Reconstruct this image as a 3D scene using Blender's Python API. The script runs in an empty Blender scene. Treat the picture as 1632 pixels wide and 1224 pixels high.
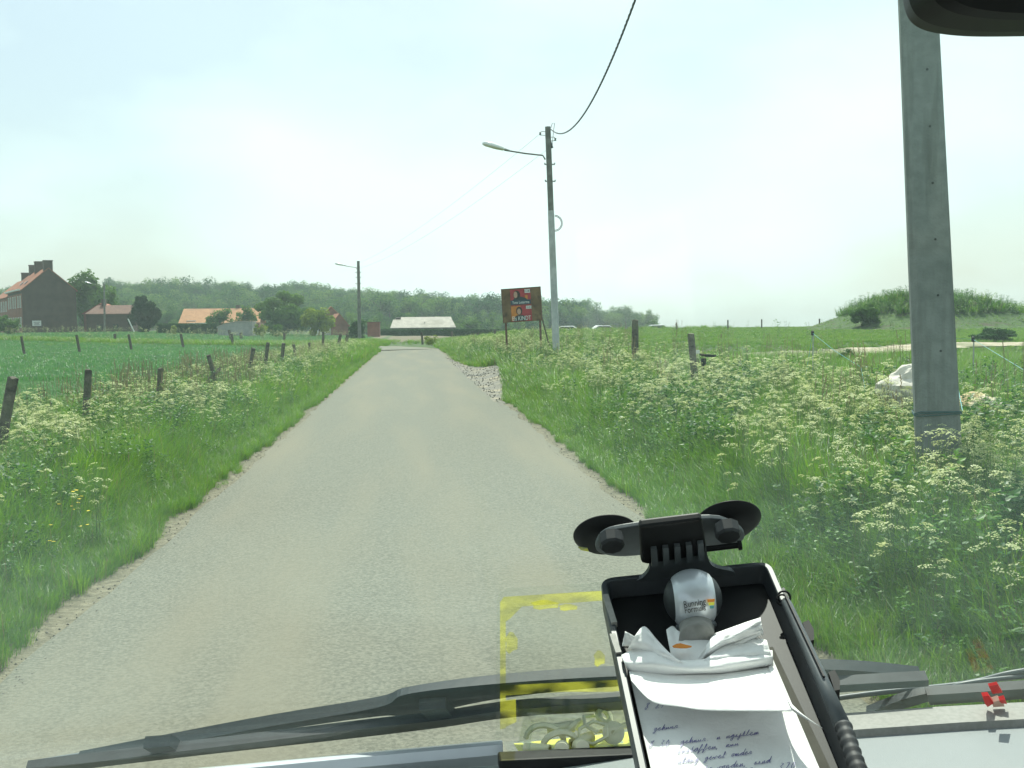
import bpy, math, random
from mathutils import Matrix, Vector, noise as mnoise
import numpy as np
PI = math.pi
R = math.radians
random.seed(7); np.random.seed(7)
scn = bpy.context.scene
COL = scn.collection

# ------------------------------------------------------------------ camera
F = 1750.0
EYE = Vector((0, 0, 1.6))
CR = Matrix.Rotation(R(-5.26), 3, 'Z') @ Matrix.Rotation(R(90 - 3.1), 3, 'X') @ Matrix.Rotation(R(-0.6), 3, 'Z')
cd = bpy.data.cameras.new('camera'); cam = bpy.data.objects.new('camera', cd); COL.objects.link(cam)
cd.sensor_width = 36; cd.lens = F / 1632 * 36; cd.clip_start = 0.02; cd.clip_end = 5000
cam.matrix_world = Matrix.Translation(EYE) @ CR.to_4x4()
scn.camera = cam
# ------------------------------------------------------------------ world and sun
SUN_EL, SUN_AZ = 56, 10
HAZE = .00045          # degrees; azimuth right of +Y
w = bpy.data.worlds.new('World'); scn.world = w; w.use_nodes = True
nt = w.node_tree; nt.nodes.clear()
sky = nt.nodes.new('ShaderNodeTexSky'); sky.sky_type = 'NISHITA'; sky.sun_disc = False
sky.sun_elevation = R(SUN_EL); sky.sun_rotation = R(SUN_AZ)
sky.dust_density = 2.5; sky.ozone_density = 1.5; sky.air_density = 1.0
tc = nt.nodes.new('ShaderNodeTexCoord')
mp = nt.nodes.new('ShaderNodeMapping'); mp.inputs['Scale'].default_value = (1, 1, 2.2); mp.inputs['Location'].default_value = (0.6, 0.3, 0)
nz = nt.nodes.new('ShaderNodeTexNoise'); nz.inputs['Scale'].default_value = 2.3; nz.inputs['Detail'].default_value = 6; nz.inputs['Roughness'].default_value = .5
rp = nt.nodes.new('ShaderNodeValToRGB'); rp.color_ramp.elements[0].position = .42; rp.color_ramp.elements[1].position = .66
rp.color_ramp.elements[0].color = (.3, .3, .3, 1); rp.color_ramp.elements[1].color = (.95, .95, .95, 1)
mx = nt.nodes.new('ShaderNodeMixRGB'); mx.inputs[2].default_value = (8.3, 9.5, 9.4, 1)
bg = nt.nodes.new('ShaderNodeBackground'); bg.inputs[1].default_value = .1
wo = nt.nodes.new('ShaderNodeOutputWorld')
L = nt.links.new
L(tc.outputs['Generated'], mp.inputs[0]); L(mp.outputs[0], nz.inputs[0]); L(nz.outputs[0], rp.inputs[0])
L(rp.outputs[0], mx.inputs[0]); L(sky.outputs[0], mx.inputs[1]); L(mx.outputs[0], bg.inputs[0]); L(bg.outputs[0], wo.inputs[0])
sd = bpy.data.lights.new('sun', 'SUN'); sd.energy = 4.9; sd.angle = R(.6); sd.color = (1, .955, .87)
sun = bpy.data.objects.new('sun', sd); COL.objects.link(sun)
sdir = Vector((math.sin(R(SUN_AZ)) * math.cos(R(SUN_EL)), math.cos(R(SUN_AZ)) * math.cos(R(SUN_EL)), math.sin(R(SUN_EL))))
sun.rotation_euler = sdir.to_track_quat('Z', 'Y').to_euler(); sun.location = (20, 40, 60)
vs = scn.view_settings; vs.view_transform = 'Standard'; vs.look = 'None'; vs.gamma = 1; vs.exposure = 0.47
scn.cycles.max_bounces = 8; scn.cycles.transparent_max_bounces = 24; scn.cycles.transmission_bounces = 6
scn.cycles.volume_bounces = 0; scn.cycles.caustics_reflective = False; scn.cycles.caustics_refractive = False
scn.cycles.sample_clamp_indirect = 6
try: scn.cycles.use_denoising = True
except Exception: pass

# ------------------------------------------------------------------ pixel helpers
def ray(px, py): return CR @ Vector(((px - 816) / F, -(py - 612) / F, -1))
def at(px, py, Y):
    d = ray(px, py); return EYE + d * (Y / d.y)
def atz(px, py, z):
    d = ray(px, py); return EYE + d * ((z - EYE.z) / d.z)
def onplane(px, py, P, N):
    d = ray(px, py); return EYE + d * ((P - EYE).dot(N) / d.dot(N))
def ss(a, b, x):
    t = min(1, max(0, (x - a) / (b - a))); return t * t * (3 - 2 * t)
def interp(tab, x):
    if x <= tab[0][0]: return tab[0][1]
    for (a, p), (b, q) in zip(tab, tab[1:]):
        if x <= b: return p + (q - p) * (x - a) / (b - a)
    return tab[-1][1]
def nz3(x, y, s, seed=0): return mnoise.noise(Vector((x * s + seed * 17.3, y * s - seed * 5.1, seed * 3.7)))

# ------------------------------------------------------------------ terrain
RC = [(0, -8), (0, 66), (-.15, 72), (-1.0, 79), (-3.6, 86), (-8.5, 93), (-17, 101), (-32, 113), (-58, 133), (-95, 162)]
def road_pts():
    out = []
    for i in range(len(RC) - 1):
        p0 = RC[max(0, i - 1)]; p1 = RC[i]; p2 = RC[i + 1]; p3 = RC[min(len(RC) - 1, i + 2)]
        n = 40 if i == 0 else 8
        for k in range(n):
            t = k / n
            if i == 0: out.append((0, p1[1] + (p2[1] - p1[1]) * t)); continue
            f = lambda a, b, c, d: .5 * (2 * b + (c - a) * t + (2 * a - 5 * b + 4 * c - d) * t * t + (3 * b - a - 3 * c + d) * t ** 3)
            out.append((f(p0[0] if i > 1 else 0, p1[0], p2[0], p3[0]), f(p0[1], p1[1], p2[1], p3[1])))
    return out
ROAD = road_pts()
ROADTAB = [(y, x) for x, y in ROAD]
def road_d(x, y):           # signed distance from the road axis (negative left)
    if y < 60: return x
    best = 1e9; sgn = 1
    for (a, b) in ROAD[30:]:
        d = (x - a) ** 2 + (y - b) ** 2
        if d < best: best = d; cx, cy = a, b
    s = 1 if (x > interp(ROADTAB, y)) else -1
    return s * math.sqrt(best)
HILL = [(-.6, 8), (-.37, 7.5), (-.2, 9), (-.06, 7), (.03, 5.5), (.08, 3.5), (.14, .5), (.19, -4), (.21, -7.5), (.3, -9)]
def Hs(x, y):
    f = 1 - ss(100, 140, y)
    z = (ss(2.0, 3.3, x) * .22 + ss(3.3, 8.5, x) * .36 + ss(5.5, 10, x) * ss(25.5, 33, y) * .34 + ss(8, 24, x) * ss(30, 95, y) * .16 - ss(4.5, 9, x) * .12 * (1 - ss(22, 30, y))) * f
    z += ss(2, 3.2, -x) * .10 * (1 - ss(4.5, 6.5, -x)) + ss(5, 45, -x) * ss(45, 170, y) * 1.0
    z -= .4 * ss(110, 150, y) * ss(2, 12, x)
    z -= .9 * ss(170, 270, y) * (1 - ss(5, 45, -x))
    if y > 270: z += interp(HILL, x / y) * ss(340, 470, y)
    z -= 9 * ss(160, 330, y) * ss(.22, .32, x / max(y, 1))
    r = math.hypot((x - 34.5) / (6.5 if x < 34.5 else 9.5), (y - 72) / 7)
    z += 1.95 * (1 - ss(.25, 1.25, r)) * (1 + .16 * nz3(x, y, .5, 2))
    z += .05 * nz3(x, y, .35) * ss(2.2, 4, abs(x) if y < 60 else 9)
    return z
def H(x, y): return Hs(x, y)
def gp(px, py, dz=0):
    d = ray(px, py); t = 1.5
    while t < 900:
        p = EYE + d * t
        if p.z < H(p.x, p.y) + dz: return Vector((p.x, p.y, H(p.x, p.y)))
        t *= 1.004
    return Vector((p.x, p.y, H(p.x, p.y)))

# ------------------------------------------------------------------ materials
def new_mat(name):
    m = bpy.data.materials.new(name); m.use_nodes = True
    return m, m.node_tree, m.node_tree.nodes['Principled BSDF']
def noise_mat(name, c1, c2, scale=5, rough=.8, detail=5, bump=0, bscale=None, lo=.35, hi=.65, c3=None, s3=.4, spec=.3, coords='Object', metal=0, lo3=.5, hi3=.68):
    m, t, b = new_mat(name); l = t.links.new
    tc = t.nodes.new('ShaderNodeTexCoord'); n = t.nodes.new('ShaderNodeTexNoise')
    n.inputs['Scale'].default_value = scale; n.inputs['Detail'].default_value = detail
    l(tc.outputs[coords], n.inputs[0])
    r = t.nodes.new('ShaderNodeValToRGB'); r.color_ramp.elements[0].position = lo; r.color_ramp.elements[1].position = hi
    r.color_ramp.elements[0].color = (*c1, 1); r.color_ramp.elements[1].color = (*c2, 1)
    l(n.outputs[0], r.inputs[0]); out = r.outputs[0]
    if c3:
        n3 = t.nodes.new('ShaderNodeTexNoise'); n3.inputs['Scale'].default_value = s3; n3.inputs['Detail'].default_value = 6
        l(tc.outputs[coords], n3.inputs[0])
        r3 = t.nodes.new('ShaderNodeValToRGB'); r3.color_ramp.elements[0].position = lo3; r3.color_ramp.elements[1].position = hi3
        l(n3.outputs[0], r3.inputs[0])
        mm = t.nodes.new('ShaderNodeMixRGB'); l(r3.outputs[0], mm.inputs[0]); l(out, mm.inputs[1]); mm.inputs[2].default_value = (*c3, 1); out = mm.outputs[0]
    l(out, b.inputs['Base Color']); b.inputs['Roughness'].default_value = rough; b.inputs['Specular IOR Level'].default_value = spec; b.inputs['Metallic'].default_value = metal
    if bump:
        nb = t.nodes.new('ShaderNodeTexNoise'); nb.inputs['Scale'].default_value = bscale or scale * 3; nb.inputs['Detail'].default_value = 4
        l(tc.outputs[coords], nb.inputs[0]); bp = t.nodes.new('ShaderNodeBump'); bp.inputs['Strength'].default_value = bump; bp.inputs['Distance'].default_value = .02
        l(nb.outputs[0], bp.inputs['Height']); l(bp.outputs[0], b.inputs['Normal'])
    return m
def leaf_mat(name, c1, c2, trans=.45, vary='random', c3=None, scale=.5, gloss=.06):
    if vary == 'noise': gloss = .01
    m, t, b = new_mat(name); l = t.links.new; t.nodes.remove(b)
    out = t.nodes['Material Output']
    r = t.nodes.new('ShaderNodeValToRGB'); r.color_ramp.elements[0].color = (*c1, 1); r.color_ramp.elements[1].color = (*c2, 1)
    if c3: e = r.color_ramp.elements.new(.5); e.color = (*c3, 1)
    tc = t.nodes.new('ShaderNodeTexCoord'); n = t.nodes.new('ShaderNodeTexNoise'); n.inputs['Scale'].default_value = scale; n.inputs['Detail'].default_value = 3
    if vary == 'random':
        oi = t.nodes.new('ShaderNodeObjectInfo'); l(tc.outputs['Object'], n.inputs[0])
        geo = t.nodes.new('ShaderNodeNewGeometry')
        a = t.nodes.new('ShaderNodeMath'); a.operation = 'MULTIPLY'; a.inputs[1].default_value = .65; l(oi.outputs['Random'], a.inputs[0])
        a2 = t.nodes.new('ShaderNodeMath'); a2.operation = 'MULTIPLY_ADD'; a2.inputs[1].default_value = .35; l(geo.outputs['Random Per Island'], a2.inputs[0]); l(a.outputs[0], a2.inputs[2])
        l(a2.outputs[0], r.inputs[0])
    else:
        l(tc.outputs['Object'], n.inputs[0])
        mr = t.nodes.new('ShaderNodeMapRange'); mr.inputs[1].default_value = .3; mr.inputs[2].default_value = .7; l(n.outputs[0], mr.inputs[0])
        geo = t.nodes.new('ShaderNodeNewGeometry')
        a2 = t.nodes.new('ShaderNodeMath'); a2.operation = 'MULTIPLY_ADD'; a2.inputs[1].default_value = .3; l(geo.outputs['Random Per Island'], a2.inputs[0])
        a = t.nodes.new('ShaderNodeMath'); a.operation = 'MULTIPLY'; a.inputs[1].default_value = .75; l(mr.outputs[0], a.inputs[0]); l(a.outputs[0], a2.inputs[2])
        l(a2.outputs[0], r.inputs[0])
    d = t.nodes.new('ShaderNodeBsdfDiffuse'); tr = t.nodes.new('ShaderNodeBsdfTranslucent'); g = t.nodes.new('ShaderNodeBsdfGlossy'); g.inputs['Roughness'].default_value = .42
    hs = t.nodes.new('ShaderNodeHueSaturation'); hs.inputs['Value'].default_value = 1.35; hs.inputs['Saturation'].default_value = 1.1; hs.inputs['Hue'].default_value = .49
    l(r.outputs[0], d.inputs[0]); l(r.outputs[0], hs.inputs['Color']); l(hs.outputs[0], tr.inputs[0])
    m1 = t.nodes.new('ShaderNodeMixShader'); m1.inputs[0].default_value = trans; l(d.outputs[0], m1.inputs[1]); l(tr.outputs[0], m1.inputs[2])
    m2 = t.nodes.new('ShaderNodeMixShader'); m2.inputs[0].default_value = gloss; l(m1.outputs[0], m2.inputs[1]); l(g.outputs[0], m2.inputs[2])
    l(m2.outputs[0], out.inputs[0])
    return m
def plain(name, c, rough=.6, metal=0, spec=.4, var=.12, scale=30, bump=0):
    c1 = tuple(max(0, v * (1 - var)) for v in c); c2 = tuple(v * (1 + var) for v in c)
    return noise_mat(name, c1, c2, scale, rough, 4, bump=bump, spec=spec, metal=metal)
def brick_mat(name, c1, c2, mortar, scale=1):
    m, t, b = new_mat(name); l = t.links.new
    tc = t.nodes.new('ShaderNodeTexCoord')
    sx = t.nodes.new('ShaderNodeSeparateXYZ'); l(tc.outputs['Object'], sx.inputs[0])
    ad = t.nodes.new('ShaderNodeMath'); l(sx.outputs[0], ad.inputs[0]); l(sx.outputs[1], ad.inputs[1])
    cx = t.nodes.new('ShaderNodeCombineXYZ'); l(ad.outputs[0], cx.inputs[0]); l(sx.outputs[2], cx.inputs[1])
    br = t.nodes.new('ShaderNodeTexBrick'); br.inputs['Scale'].default_value = 4 * scale; br.inputs['Color1'].default_value = (*c1, 1); br.inputs['Color2'].default_value = (*c2, 1); br.inputs['Mortar'].default_value = (*mortar, 1)
    br.inputs['Mortar Size'].default_value = .012
    l(cx.outputs[0], br.inputs[0])
    n = t.nodes.new('ShaderNodeTexNoise'); n.inputs['Scale'].default_value = .8; n.inputs['Detail'].default_value = 6; l(tc.outputs['Object'], n.inputs[0])
    mm = t.nodes.new('ShaderNodeMixRGB'); mm.blend_type = 'MULTIPLY'; mm.inputs[0].default_value = .7
    r = t.nodes.new('ShaderNodeValToRGB'); r.color_ramp.elements[0].position = .3; r.color_ramp.elements[0].color = (.45, .45, .45, 1); r.color_ramp.elements[1].position = .65
    l(n.outputs[0], r.inputs[0]); l(br.outputs[0], mm.inputs[1]); l(r.outputs[0], mm.inputs[2]); l(mm.outputs[0], b.inputs['Base Color']); b.inputs['Roughness'].default_value = .9
    return m
def glass_mat(name, tint=(1, 1, 1), dust=.0, ior=1.45, rough=0.0, dustcol=(.9, .92, .9)):
    m, t, b = new_mat(name); l = t.links.new; t.nodes.remove(b); out = t.nodes['Material Output']
    tr = t.nodes.new('ShaderNodeBsdfTransparent'); tr.inputs[0].default_value = (*tint, 1)
    g = t.nodes.new('ShaderNodeBsdfGlossy'); g.inputs['Roughness'].default_value = rough
    lw = t.nodes.new('ShaderNodeLayerWeight'); lw.inputs[0].default_value = .5
    pw = t.nodes.new('ShaderNodeMath'); pw.operation = 'POWER'; pw.inputs[1].default_value = 5; l(lw.outputs['Facing'], pw.inputs[0])
    fr = t.nodes.new('ShaderNodeMath'); fr.operation = 'MULTIPLY_ADD'; fr.inputs[1].default_value = .9; fr.inputs[2].default_value = .5 * ((ior - 1) / (ior + 1)) ** 2; fr.inputs[1].default_value = .4; l(pw.outputs[0], fr.inputs[0])
    m1 = t.nodes.new('ShaderNodeMixShader'); l(fr.outputs[0], m1.inputs[0]); l(tr.outputs[0], m1.inputs[1]); l(g.outputs[0], m1.inputs[2])
    last = m1
    if dust:
        tl = t.nodes.new('ShaderNodeBsdfTranslucent'); tl.inputs[0].default_value = (*dustcol, 1)
        tc = t.nodes.new('ShaderNodeTexCoord'); n = t.nodes.new('ShaderNodeTexNoise'); n.inputs['Scale'].default_value = 3.2; n.inputs['Detail'].default_value = 5; n.inputs['Distortion'].default_value = 1.2
        l(tc.outputs['Object'], n.inputs[0])
        mr = t.nodes.new('ShaderNodeMapRange'); mr.inputs[1].default_value = .35; mr.inputs[2].default_value = .7; mr.inputs[3].default_value = dust * .45; mr.inputs[4].default_value = dust * 1.7
        l(n.outputs[0], mr.inputs[0])
        m2 = t.nodes.new('ShaderNodeMixShader'); l(mr.outputs[0], m2.inputs[0]); l(last.outputs[0], m2.inputs[1]); l(tl.outputs[0], m2.inputs[2]); last = m2
    l(last.outputs[0], out.inputs[0])
    return m
M = {}
M['ground'] = noise_mat('ground', (.035, .07, .018), (.07, .12, .035), 3, .95, c3=(.06, .05, .03), s3=.7, bump=.4, bscale=14)
M['road'] = noise_mat('road', (.11, .112, .09), (.192, .19, .152), 55, .92, detail=10, bump=.2, bscale=110, c3=(.19, .175, .13), s3=.33, spec=.25, lo3=.45, hi3=.75)
M['dirt'] = noise_mat('dirt', (.11, .1, .07), (.22, .2, .14), 16, .95, bump=.8, bscale=40, c3=(.14, .13, .09), s3=2.2)
M['gravel'] = noise_mat('gravel', (.09, .085, .075), (.25, .235, .2), 22, .95, detail=8, bump=.4, bscale=30, c3=(.3, .26, .19), s3=1)
M['track'] = noise_mat('track', (.3, .25, .18), (.46, .4, .3), 3, .95, c3=(.16, .17, .09), s3=.5)
M['plough'] = noise_mat('plough', (.12, .1, .065), (.17, .14, .09), .6, .95)
M['grass'] = leaf_mat('grass', (.035, .12, .008), (.19, .33, .02), .47, c3=(.085, .22, .014), gloss=.07)
M['meadow'] = leaf_mat('meadow', (.05, .18, .045), (.14, .31, .085), .4, c3=(.065, .19, .055), gloss=.07)
M['herb'] = leaf_mat('herb', (.016, .08, .014), (.12, .27, .022), .35, c3=(.045, .13, .028), gloss=.025)
M['straw'] = leaf_mat('straw', (.12, .08, .045), (.3, .25, .12), .3)
M['umbel'] = leaf_mat('umbel', (.36, .42, .16), (.62, .64, .36), .35, gloss=.02)
M['stalk'] = leaf_mat('stalk', (.09, .17, .04), (.16, .24, .07), .25)
M['yellow'] = leaf_mat('yellow', (.75, .55, .02), (.85, .65, .05), .2)
M['far_leaf'] = leaf_mat('far_leaf', (.01, .045, .02), (.17, .27, .06), .38, c3=(.05, .125, .035), gloss=.0)
M['dark_leaf'] = leaf_mat('dark_leaf', (.012, .035, .014), (.03, .065, .022), .15, vary='noise')
M['mid_leaf'] = leaf_mat('mid_leaf', (.035, .10, .02), (.11, .21, .04), .4, vary='noise')
M['lime_leaf'] = leaf_mat('lime_leaf', (.11, .19, .025), (.24, .3, .05), .4, vary='noise')
M['hedge_leaf'] = leaf_mat('hedge_leaf', (.02, .06, .018), (.05, .11, .03), .25, vary='noise', scale=1.5)
M['bark'] = noise_mat('bark', (.05, .04, .03), (.12, .1, .075), 8, .95, bump=.6)
M['wood'] = noise_mat('wood', (.06, .052, .042), (.17, .15, .12), 14, .9, bump=.7, bscale=40, c3=(.12, .13, .07), s3=3)
M['concrete'] = noise_mat('concrete', (.165, .18, .176), (.22, .236, .23), 12, .9, detail=8, bump=.35, bscale=60, c3=(.125, .135, .125), s3=2.2)
M['pale_concrete'] = noise_mat('pale_concrete', (.42, .44, .45), (.55, .56, .56), 5, .85, c3=(.33, .34, .33), s3=1)
M['darkpole'] = noise_mat('darkpole', (.14, .14, .125), (.23, .23, .21), 4, .85)
M['hole'] = plain('hole', (.03, .03, .03), .9)
M['steel'] = plain('steel', (.35, .36, .36), .4, .8)
M['lampwhite'] = plain('lampwhite', (.85, .86, .84), .15, 0, .9, .02)
M['lampglass'] = plain('lampglass', (.7, .68, .5), .2, 0, .7, .05)
M['cable'] = plain('cable', (.05, .055, .055), .6)
M['porcelain'] = plain('porcelain', (.12, .13, .13), .3)
M['boardwood'] = noise_mat('boardwood', (.14, .085, .04), (.24, .15, .075), 3, .8, c3=(.09, .055, .03), s3=5)
M['rust'] = noise_mat('rust', (.1, .055, .035), (.2, .12, .08), 10, .9)
M['red'] = plain('red', (.4, .035, .045), .6, var=.15, scale=8)
M['orange'] = plain('orange', (.62, .22, .03), .6, var=.1, scale=8)
M['navy'] = plain('navy', (.03, .06, .09), .6)
M['paperwhite'] = plain('paperwhite', (.75, .76, .74), .6, var=.03)
M['skin'] = plain('skin', (.5, .3, .22), .6)
M['hair'] = plain('hair', (.04, .025, .02), .8)
M['suit'] = plain('suit', (.04, .055, .06), .8)
M['brick_dark'] = brick_mat('brick_dark', (.10, .06, .045), (.075, .05, .04), (.16, .15, .13))
M['brick_red'] = brick_mat('brick_red', (.3, .1, .06), (.24, .085, .055), (.3, .27, .23))
M['tile'] = noise_mat('tile', (.27, .10, .06), (.36, .14, .075), 2.5, .85, c3=(.2, .09, .06), s3=.6, bump=.4, bscale=6)
M['tile_pale'] = noise_mat('tile_pale', (.40, .2, .1), (.48, .25, .13), 2, .85, c3=(.33, .18, .1), s3=.6)
M['eternit'] = noise_mat('eternit', (.42, .38, .33), (.52, .47, .41), 1.2, .9, c3=(.35, .32, .27), s3=.5)
M['render_white'] = plain('render_white', (.7, .7, .67), .8, var=.06, scale=3)
M['windowglass'] = plain('windowglass', (.04, .05, .055), .08, 0, .8)
M['shed'] = noise_mat('shed', (.3, .3, .29), (.38, .37, .35), 1.5, .8)
M['carwhite'] = plain('carwhite', (.82, .83, .82), .25, 0, .6, .02)
M['rubber'] = plain('rubber', (.025, .025, .025), .8)
M['rock'] = noise_mat('rock', (.5, .46, .4), (.72, .67, .6), 6, .9, bump=.8, bscale=12, c3=(.42, .36, .3), s3=3)
M['ochre_rock'] = noise_mat('ochre_rock', (.42, .3, .15), (.6, .48, .3), 5, .9, bump=.7, bscale=10, c3=(.72, .66, .55), s3=2)
M['tape'] = plain('tape', (.1, .33, .34), .5)
M['twine'] = plain('twine', (.025, .09, .09), .7)
# car inside
M['dash'] = noise_mat('dash', (.20, .225, .232), (.23, .25, .258), 3, .55, bump=.12, bscale=900, spec=.35)
M['dash_lip'] = noise_mat('dash_lip', (.24, .24, .22), (.29, .285, .265), 200, .6, spec=.3)
M['black'] = plain('black', (.01, .011, .012), .55, 0, .25, .2, 60)
M['blacksoft'] = plain('blacksoft', (.03, .033, .036), .6, 0, .35, .2, 60)
M['charcoal'] = plain('charcoal', (.018, .026, .03), .6, 0, .3, .15, 200)
M['greyplastic'] = plain('greyplastic', (.085, .098, .105), .42, 0, .5, .1, 90)
M['lit_floor'] = noise_mat('lit_floor', (.085, .083, .072), (.1, .098, .085), 60, .9, spec=.1)  # grey of the lit tray floor, light put into the colour
M['silver'] = plain('silver', (.58, .62, .66), .3, .3, .6, .03)
M['trayplastic'] = plain('trayplastic', (.045, .052, .058), .45, 0, .4, .1, 90)
M['balldark'] = plain('balldark', (.025, .03, .033), .5)
M['paper'] = noise_mat('paper', (.8, .8, .78), (.84, .84, .83), 20, .8, bump=.15, bscale=50, spec=.1)
M['paperkraft'] = plain('paperkraft', (.7, .55, .35), .8)
M['ink'] = plain('ink', (.12, .11, .3), .5)
M['inkblack'] = plain('inkblack', (.02, .02, .02), .5)
M['windscreen'] = glass_mat('windscreen', (.94, .985, .96), .008, dustcol=(.66, .95, .94))
M['clearplastic'] = glass_mat('clearplastic', (.97, .98, .97), .0, 1.3, .06)
M['yellowcard'] = noise_mat('yellowcard', (.72, .68, .06), (.8, .76, .12), 30, .5, c3=(.3, .36, .3), s3=38, lo3=.52, hi3=.58)
M['hookplastic'] = plain('hookplastic', (.88, .84, .64), .5, 0, .4, .08, 60)
M['bluebit'] = plain('bluebit', (.1, .22, .38), .5)
M['redbit'] = plain('redbit', (.75, .03, .03), .4)
M['pinkbit'] = plain('pinkbit', (.75, .5, .4), .5)

# ------------------------------------------------------------------ object helpers
def tag(o, label=None, cat=None, group=None, kind=None):
    if label: o['label'] = label
    if cat: o['category'] = cat
    if group: o['group'] = group
    if kind: o['kind'] = kind
    return o
def empty(name, loc=(0, 0, 0), rz=0):
    o = bpy.data.objects.new(name, None); o.empty_display_size = .1; COL.objects.link(o); o.location = loc; o.rotation_euler = (0, 0, rz); return o
class MB:
    def __init__(s): s.v = []; s.f = []; s.m = []; s.mi = 0
    def add(s, vs, fs, mi=None):
        b = len(s.v); s.v += [tuple(p) for p in vs]; s.f += [tuple(b + i for i in f) for f in fs]; s.m += [s.mi if mi is None else mi] * len(fs); return s
    def box(s, c, size, rot=None, mi=None, taper=1):
        hx, hy, hz = size[0] / 2, size[1] / 2, size[2] / 2
        P = [Vector((x * hx * (taper if z > 0 else 1), y * hy * (taper if z > 0 else 1), z * hz)) for z in (-1, 1) for y in (-1, 1) for x in (-1, 1)]
        if rot is not None: P = [rot @ p for p in P]
        return s.add([p + Vector(c) for p in P], [(0, 2, 3, 1), (4, 5, 7, 6), (0, 1, 5, 4), (2, 6, 7, 3), (0, 4, 6, 2), (1, 3, 7, 5)], mi)
    def tube(s, pts, r, n=8, cap=True, mi=None):
        pts = [Vector(p) for p in pts]; rs = r if isinstance(r, (list, tuple)) else [r] * len(pts)
        vs = []; fs = []; prev = None
        for i, p in enumerate(pts):
            d = (pts[min(i + 1, len(pts) - 1)] - pts[max(i - 1, 0)]).normalized()
            if prev is None: a = d.cross(Vector((0, 0, 1)) if abs(d.z) < .9 else Vector((1, 0, 0))).normalized()
            else: a = (prev - d * prev.dot(d)).normalized()
            prev = a; b = d.cross(a)
            for k in range(n):
                t = 2 * PI * k / n; vs.append(p + (a * math.cos(t) + b * math.sin(t)) * rs[i])
        for i in range(len(pts) - 1):
            for k in range(n):
                fs.append((i * n + k, i * n + (k + 1) % n, (i + 1) * n + (k + 1) % n, (i + 1) * n + k))
        if cap: fs.append(tuple(range(n))[::-1]); fs.append(tuple((len(pts) - 1) * n + k for k in range(n)))
        return s.add(vs, fs, mi)
    def prism(s, poly, d, mi=None):      # poly: 3d points; d: extrusion vector
        n = len(poly); P = [Vector(p) for p in poly]; d = Vector(d)
        fs = [tuple(range(n)), tuple(range(2 * n - 1, n - 1, -1))] + [(i, i + n, (i + 1) % n + n, (i + 1) % n) for i in range(n)]
        return s.add(P + [p + d for p in P], fs, mi)
    def lathe(s, prof, mat=None, n=24, mi=None):
        vs = []; fs = []
        for r, z in prof:
            for k in range(n):
                t = 2 * PI * k / n; p = Vector((r * math.cos(t), r * math.sin(t), z)); vs.append(mat @ p if mat is not None else p)
        for i in range(len(prof) - 1):
            for k in range(n): fs.append((i * n + k, i * n + (k + 1) % n, (i + 1) * n + (k + 1) % n, (i + 1) * n + k))
        return s.add(vs, fs, mi)
    def grid(s, fn, nu, nv, mi=None):
        vs = [fn(i / nu, j / nv) for j in range(nv + 1) for i in range(nu + 1)]
        fs = [(j * (nu + 1) + i, j * (nu + 1) + i + 1, (j + 1) * (nu + 1) + i + 1, (j + 1) * (nu + 1) + i) for j in range(nv) for i in range(nu)]
        return s.add(vs, fs, mi)
    def build(s, name, mats, parent=None, smooth=False, fix=True, link=True, origin=None):
        me = bpy.data.meshes.new(name)
        v = s.v
        if origin is not None: v = [(p[0] - origin[0], p[1] - origin[1], p[2] - origin[2]) for p in v]
        me.from_pydata(v, [], s.f); me.update()
        mats = mats if isinstance(mats, (list, tuple)) else [mats]
        for m in mats: me.materials.append(m if not isinstance(m, str) else M[m])
        if len(mats) > 1: me.polygons.foreach_set('material_index', s.m)
        if smooth: me.polygons.foreach_set('use_smooth', [True] * len(me.polygons))
        if fix:
            import bmesh
            bm = bmesh.new(); bm.from_mesh(me); bmesh.ops.recalc_face_normals(bm, faces=bm.faces); bm.to_mesh(me); bm.free()
        o = bpy.data.objects.new(name, me)
        if origin is not None: o.location = origin
        if link: COL.objects.link(o)
        if parent is not None:
            o.parent = parent
            if origin is None and parent.matrix_world != Matrix(): pass
        return o
def bevel(o, w, seg=2):
    m = o.modifiers.new('bevel', 'BEVEL'); m.width = w; m.segments = seg; m.limit_method = 'ANGLE'; m.angle_limit = R(35)
    return o
def kids(o): return [c for c in bpy.data.objects if c.parent == o]
def copy_tree(o, parent=None):
    c = o.copy(); COL.objects.link(c); c.parent = parent
    for ch in kids(o): copy_tree(ch, c)
    return c
def text_mesh(txt, size, mat, parent, M4, name, extrude=.001, align='CENTER', sx=1):
    cu = bpy.data.curves.new('t', 'FONT'); cu.body = txt; cu.size = size; cu.align_x = align; cu.align_y = 'CENTER'; cu.extrude = extrude; cu.resolution_u = 3
    ob = bpy.data.objects.new('t', cu); COL.objects.link(ob)
    dg = bpy.context.evaluated_depsgraph_get(); me = bpy.data.meshes.new_from_object(ob.evaluated_get(dg)); 
    bpy.data.objects.remove(ob)
    me.materials.clear(); me.materials.append(M[mat])
    o = bpy.data.objects.new(name, me); COL.objects.link(o); o.parent = parent; o.matrix_local = M4 @ Matrix.Diagonal((sx, 1, 1, 1))
    return o

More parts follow.
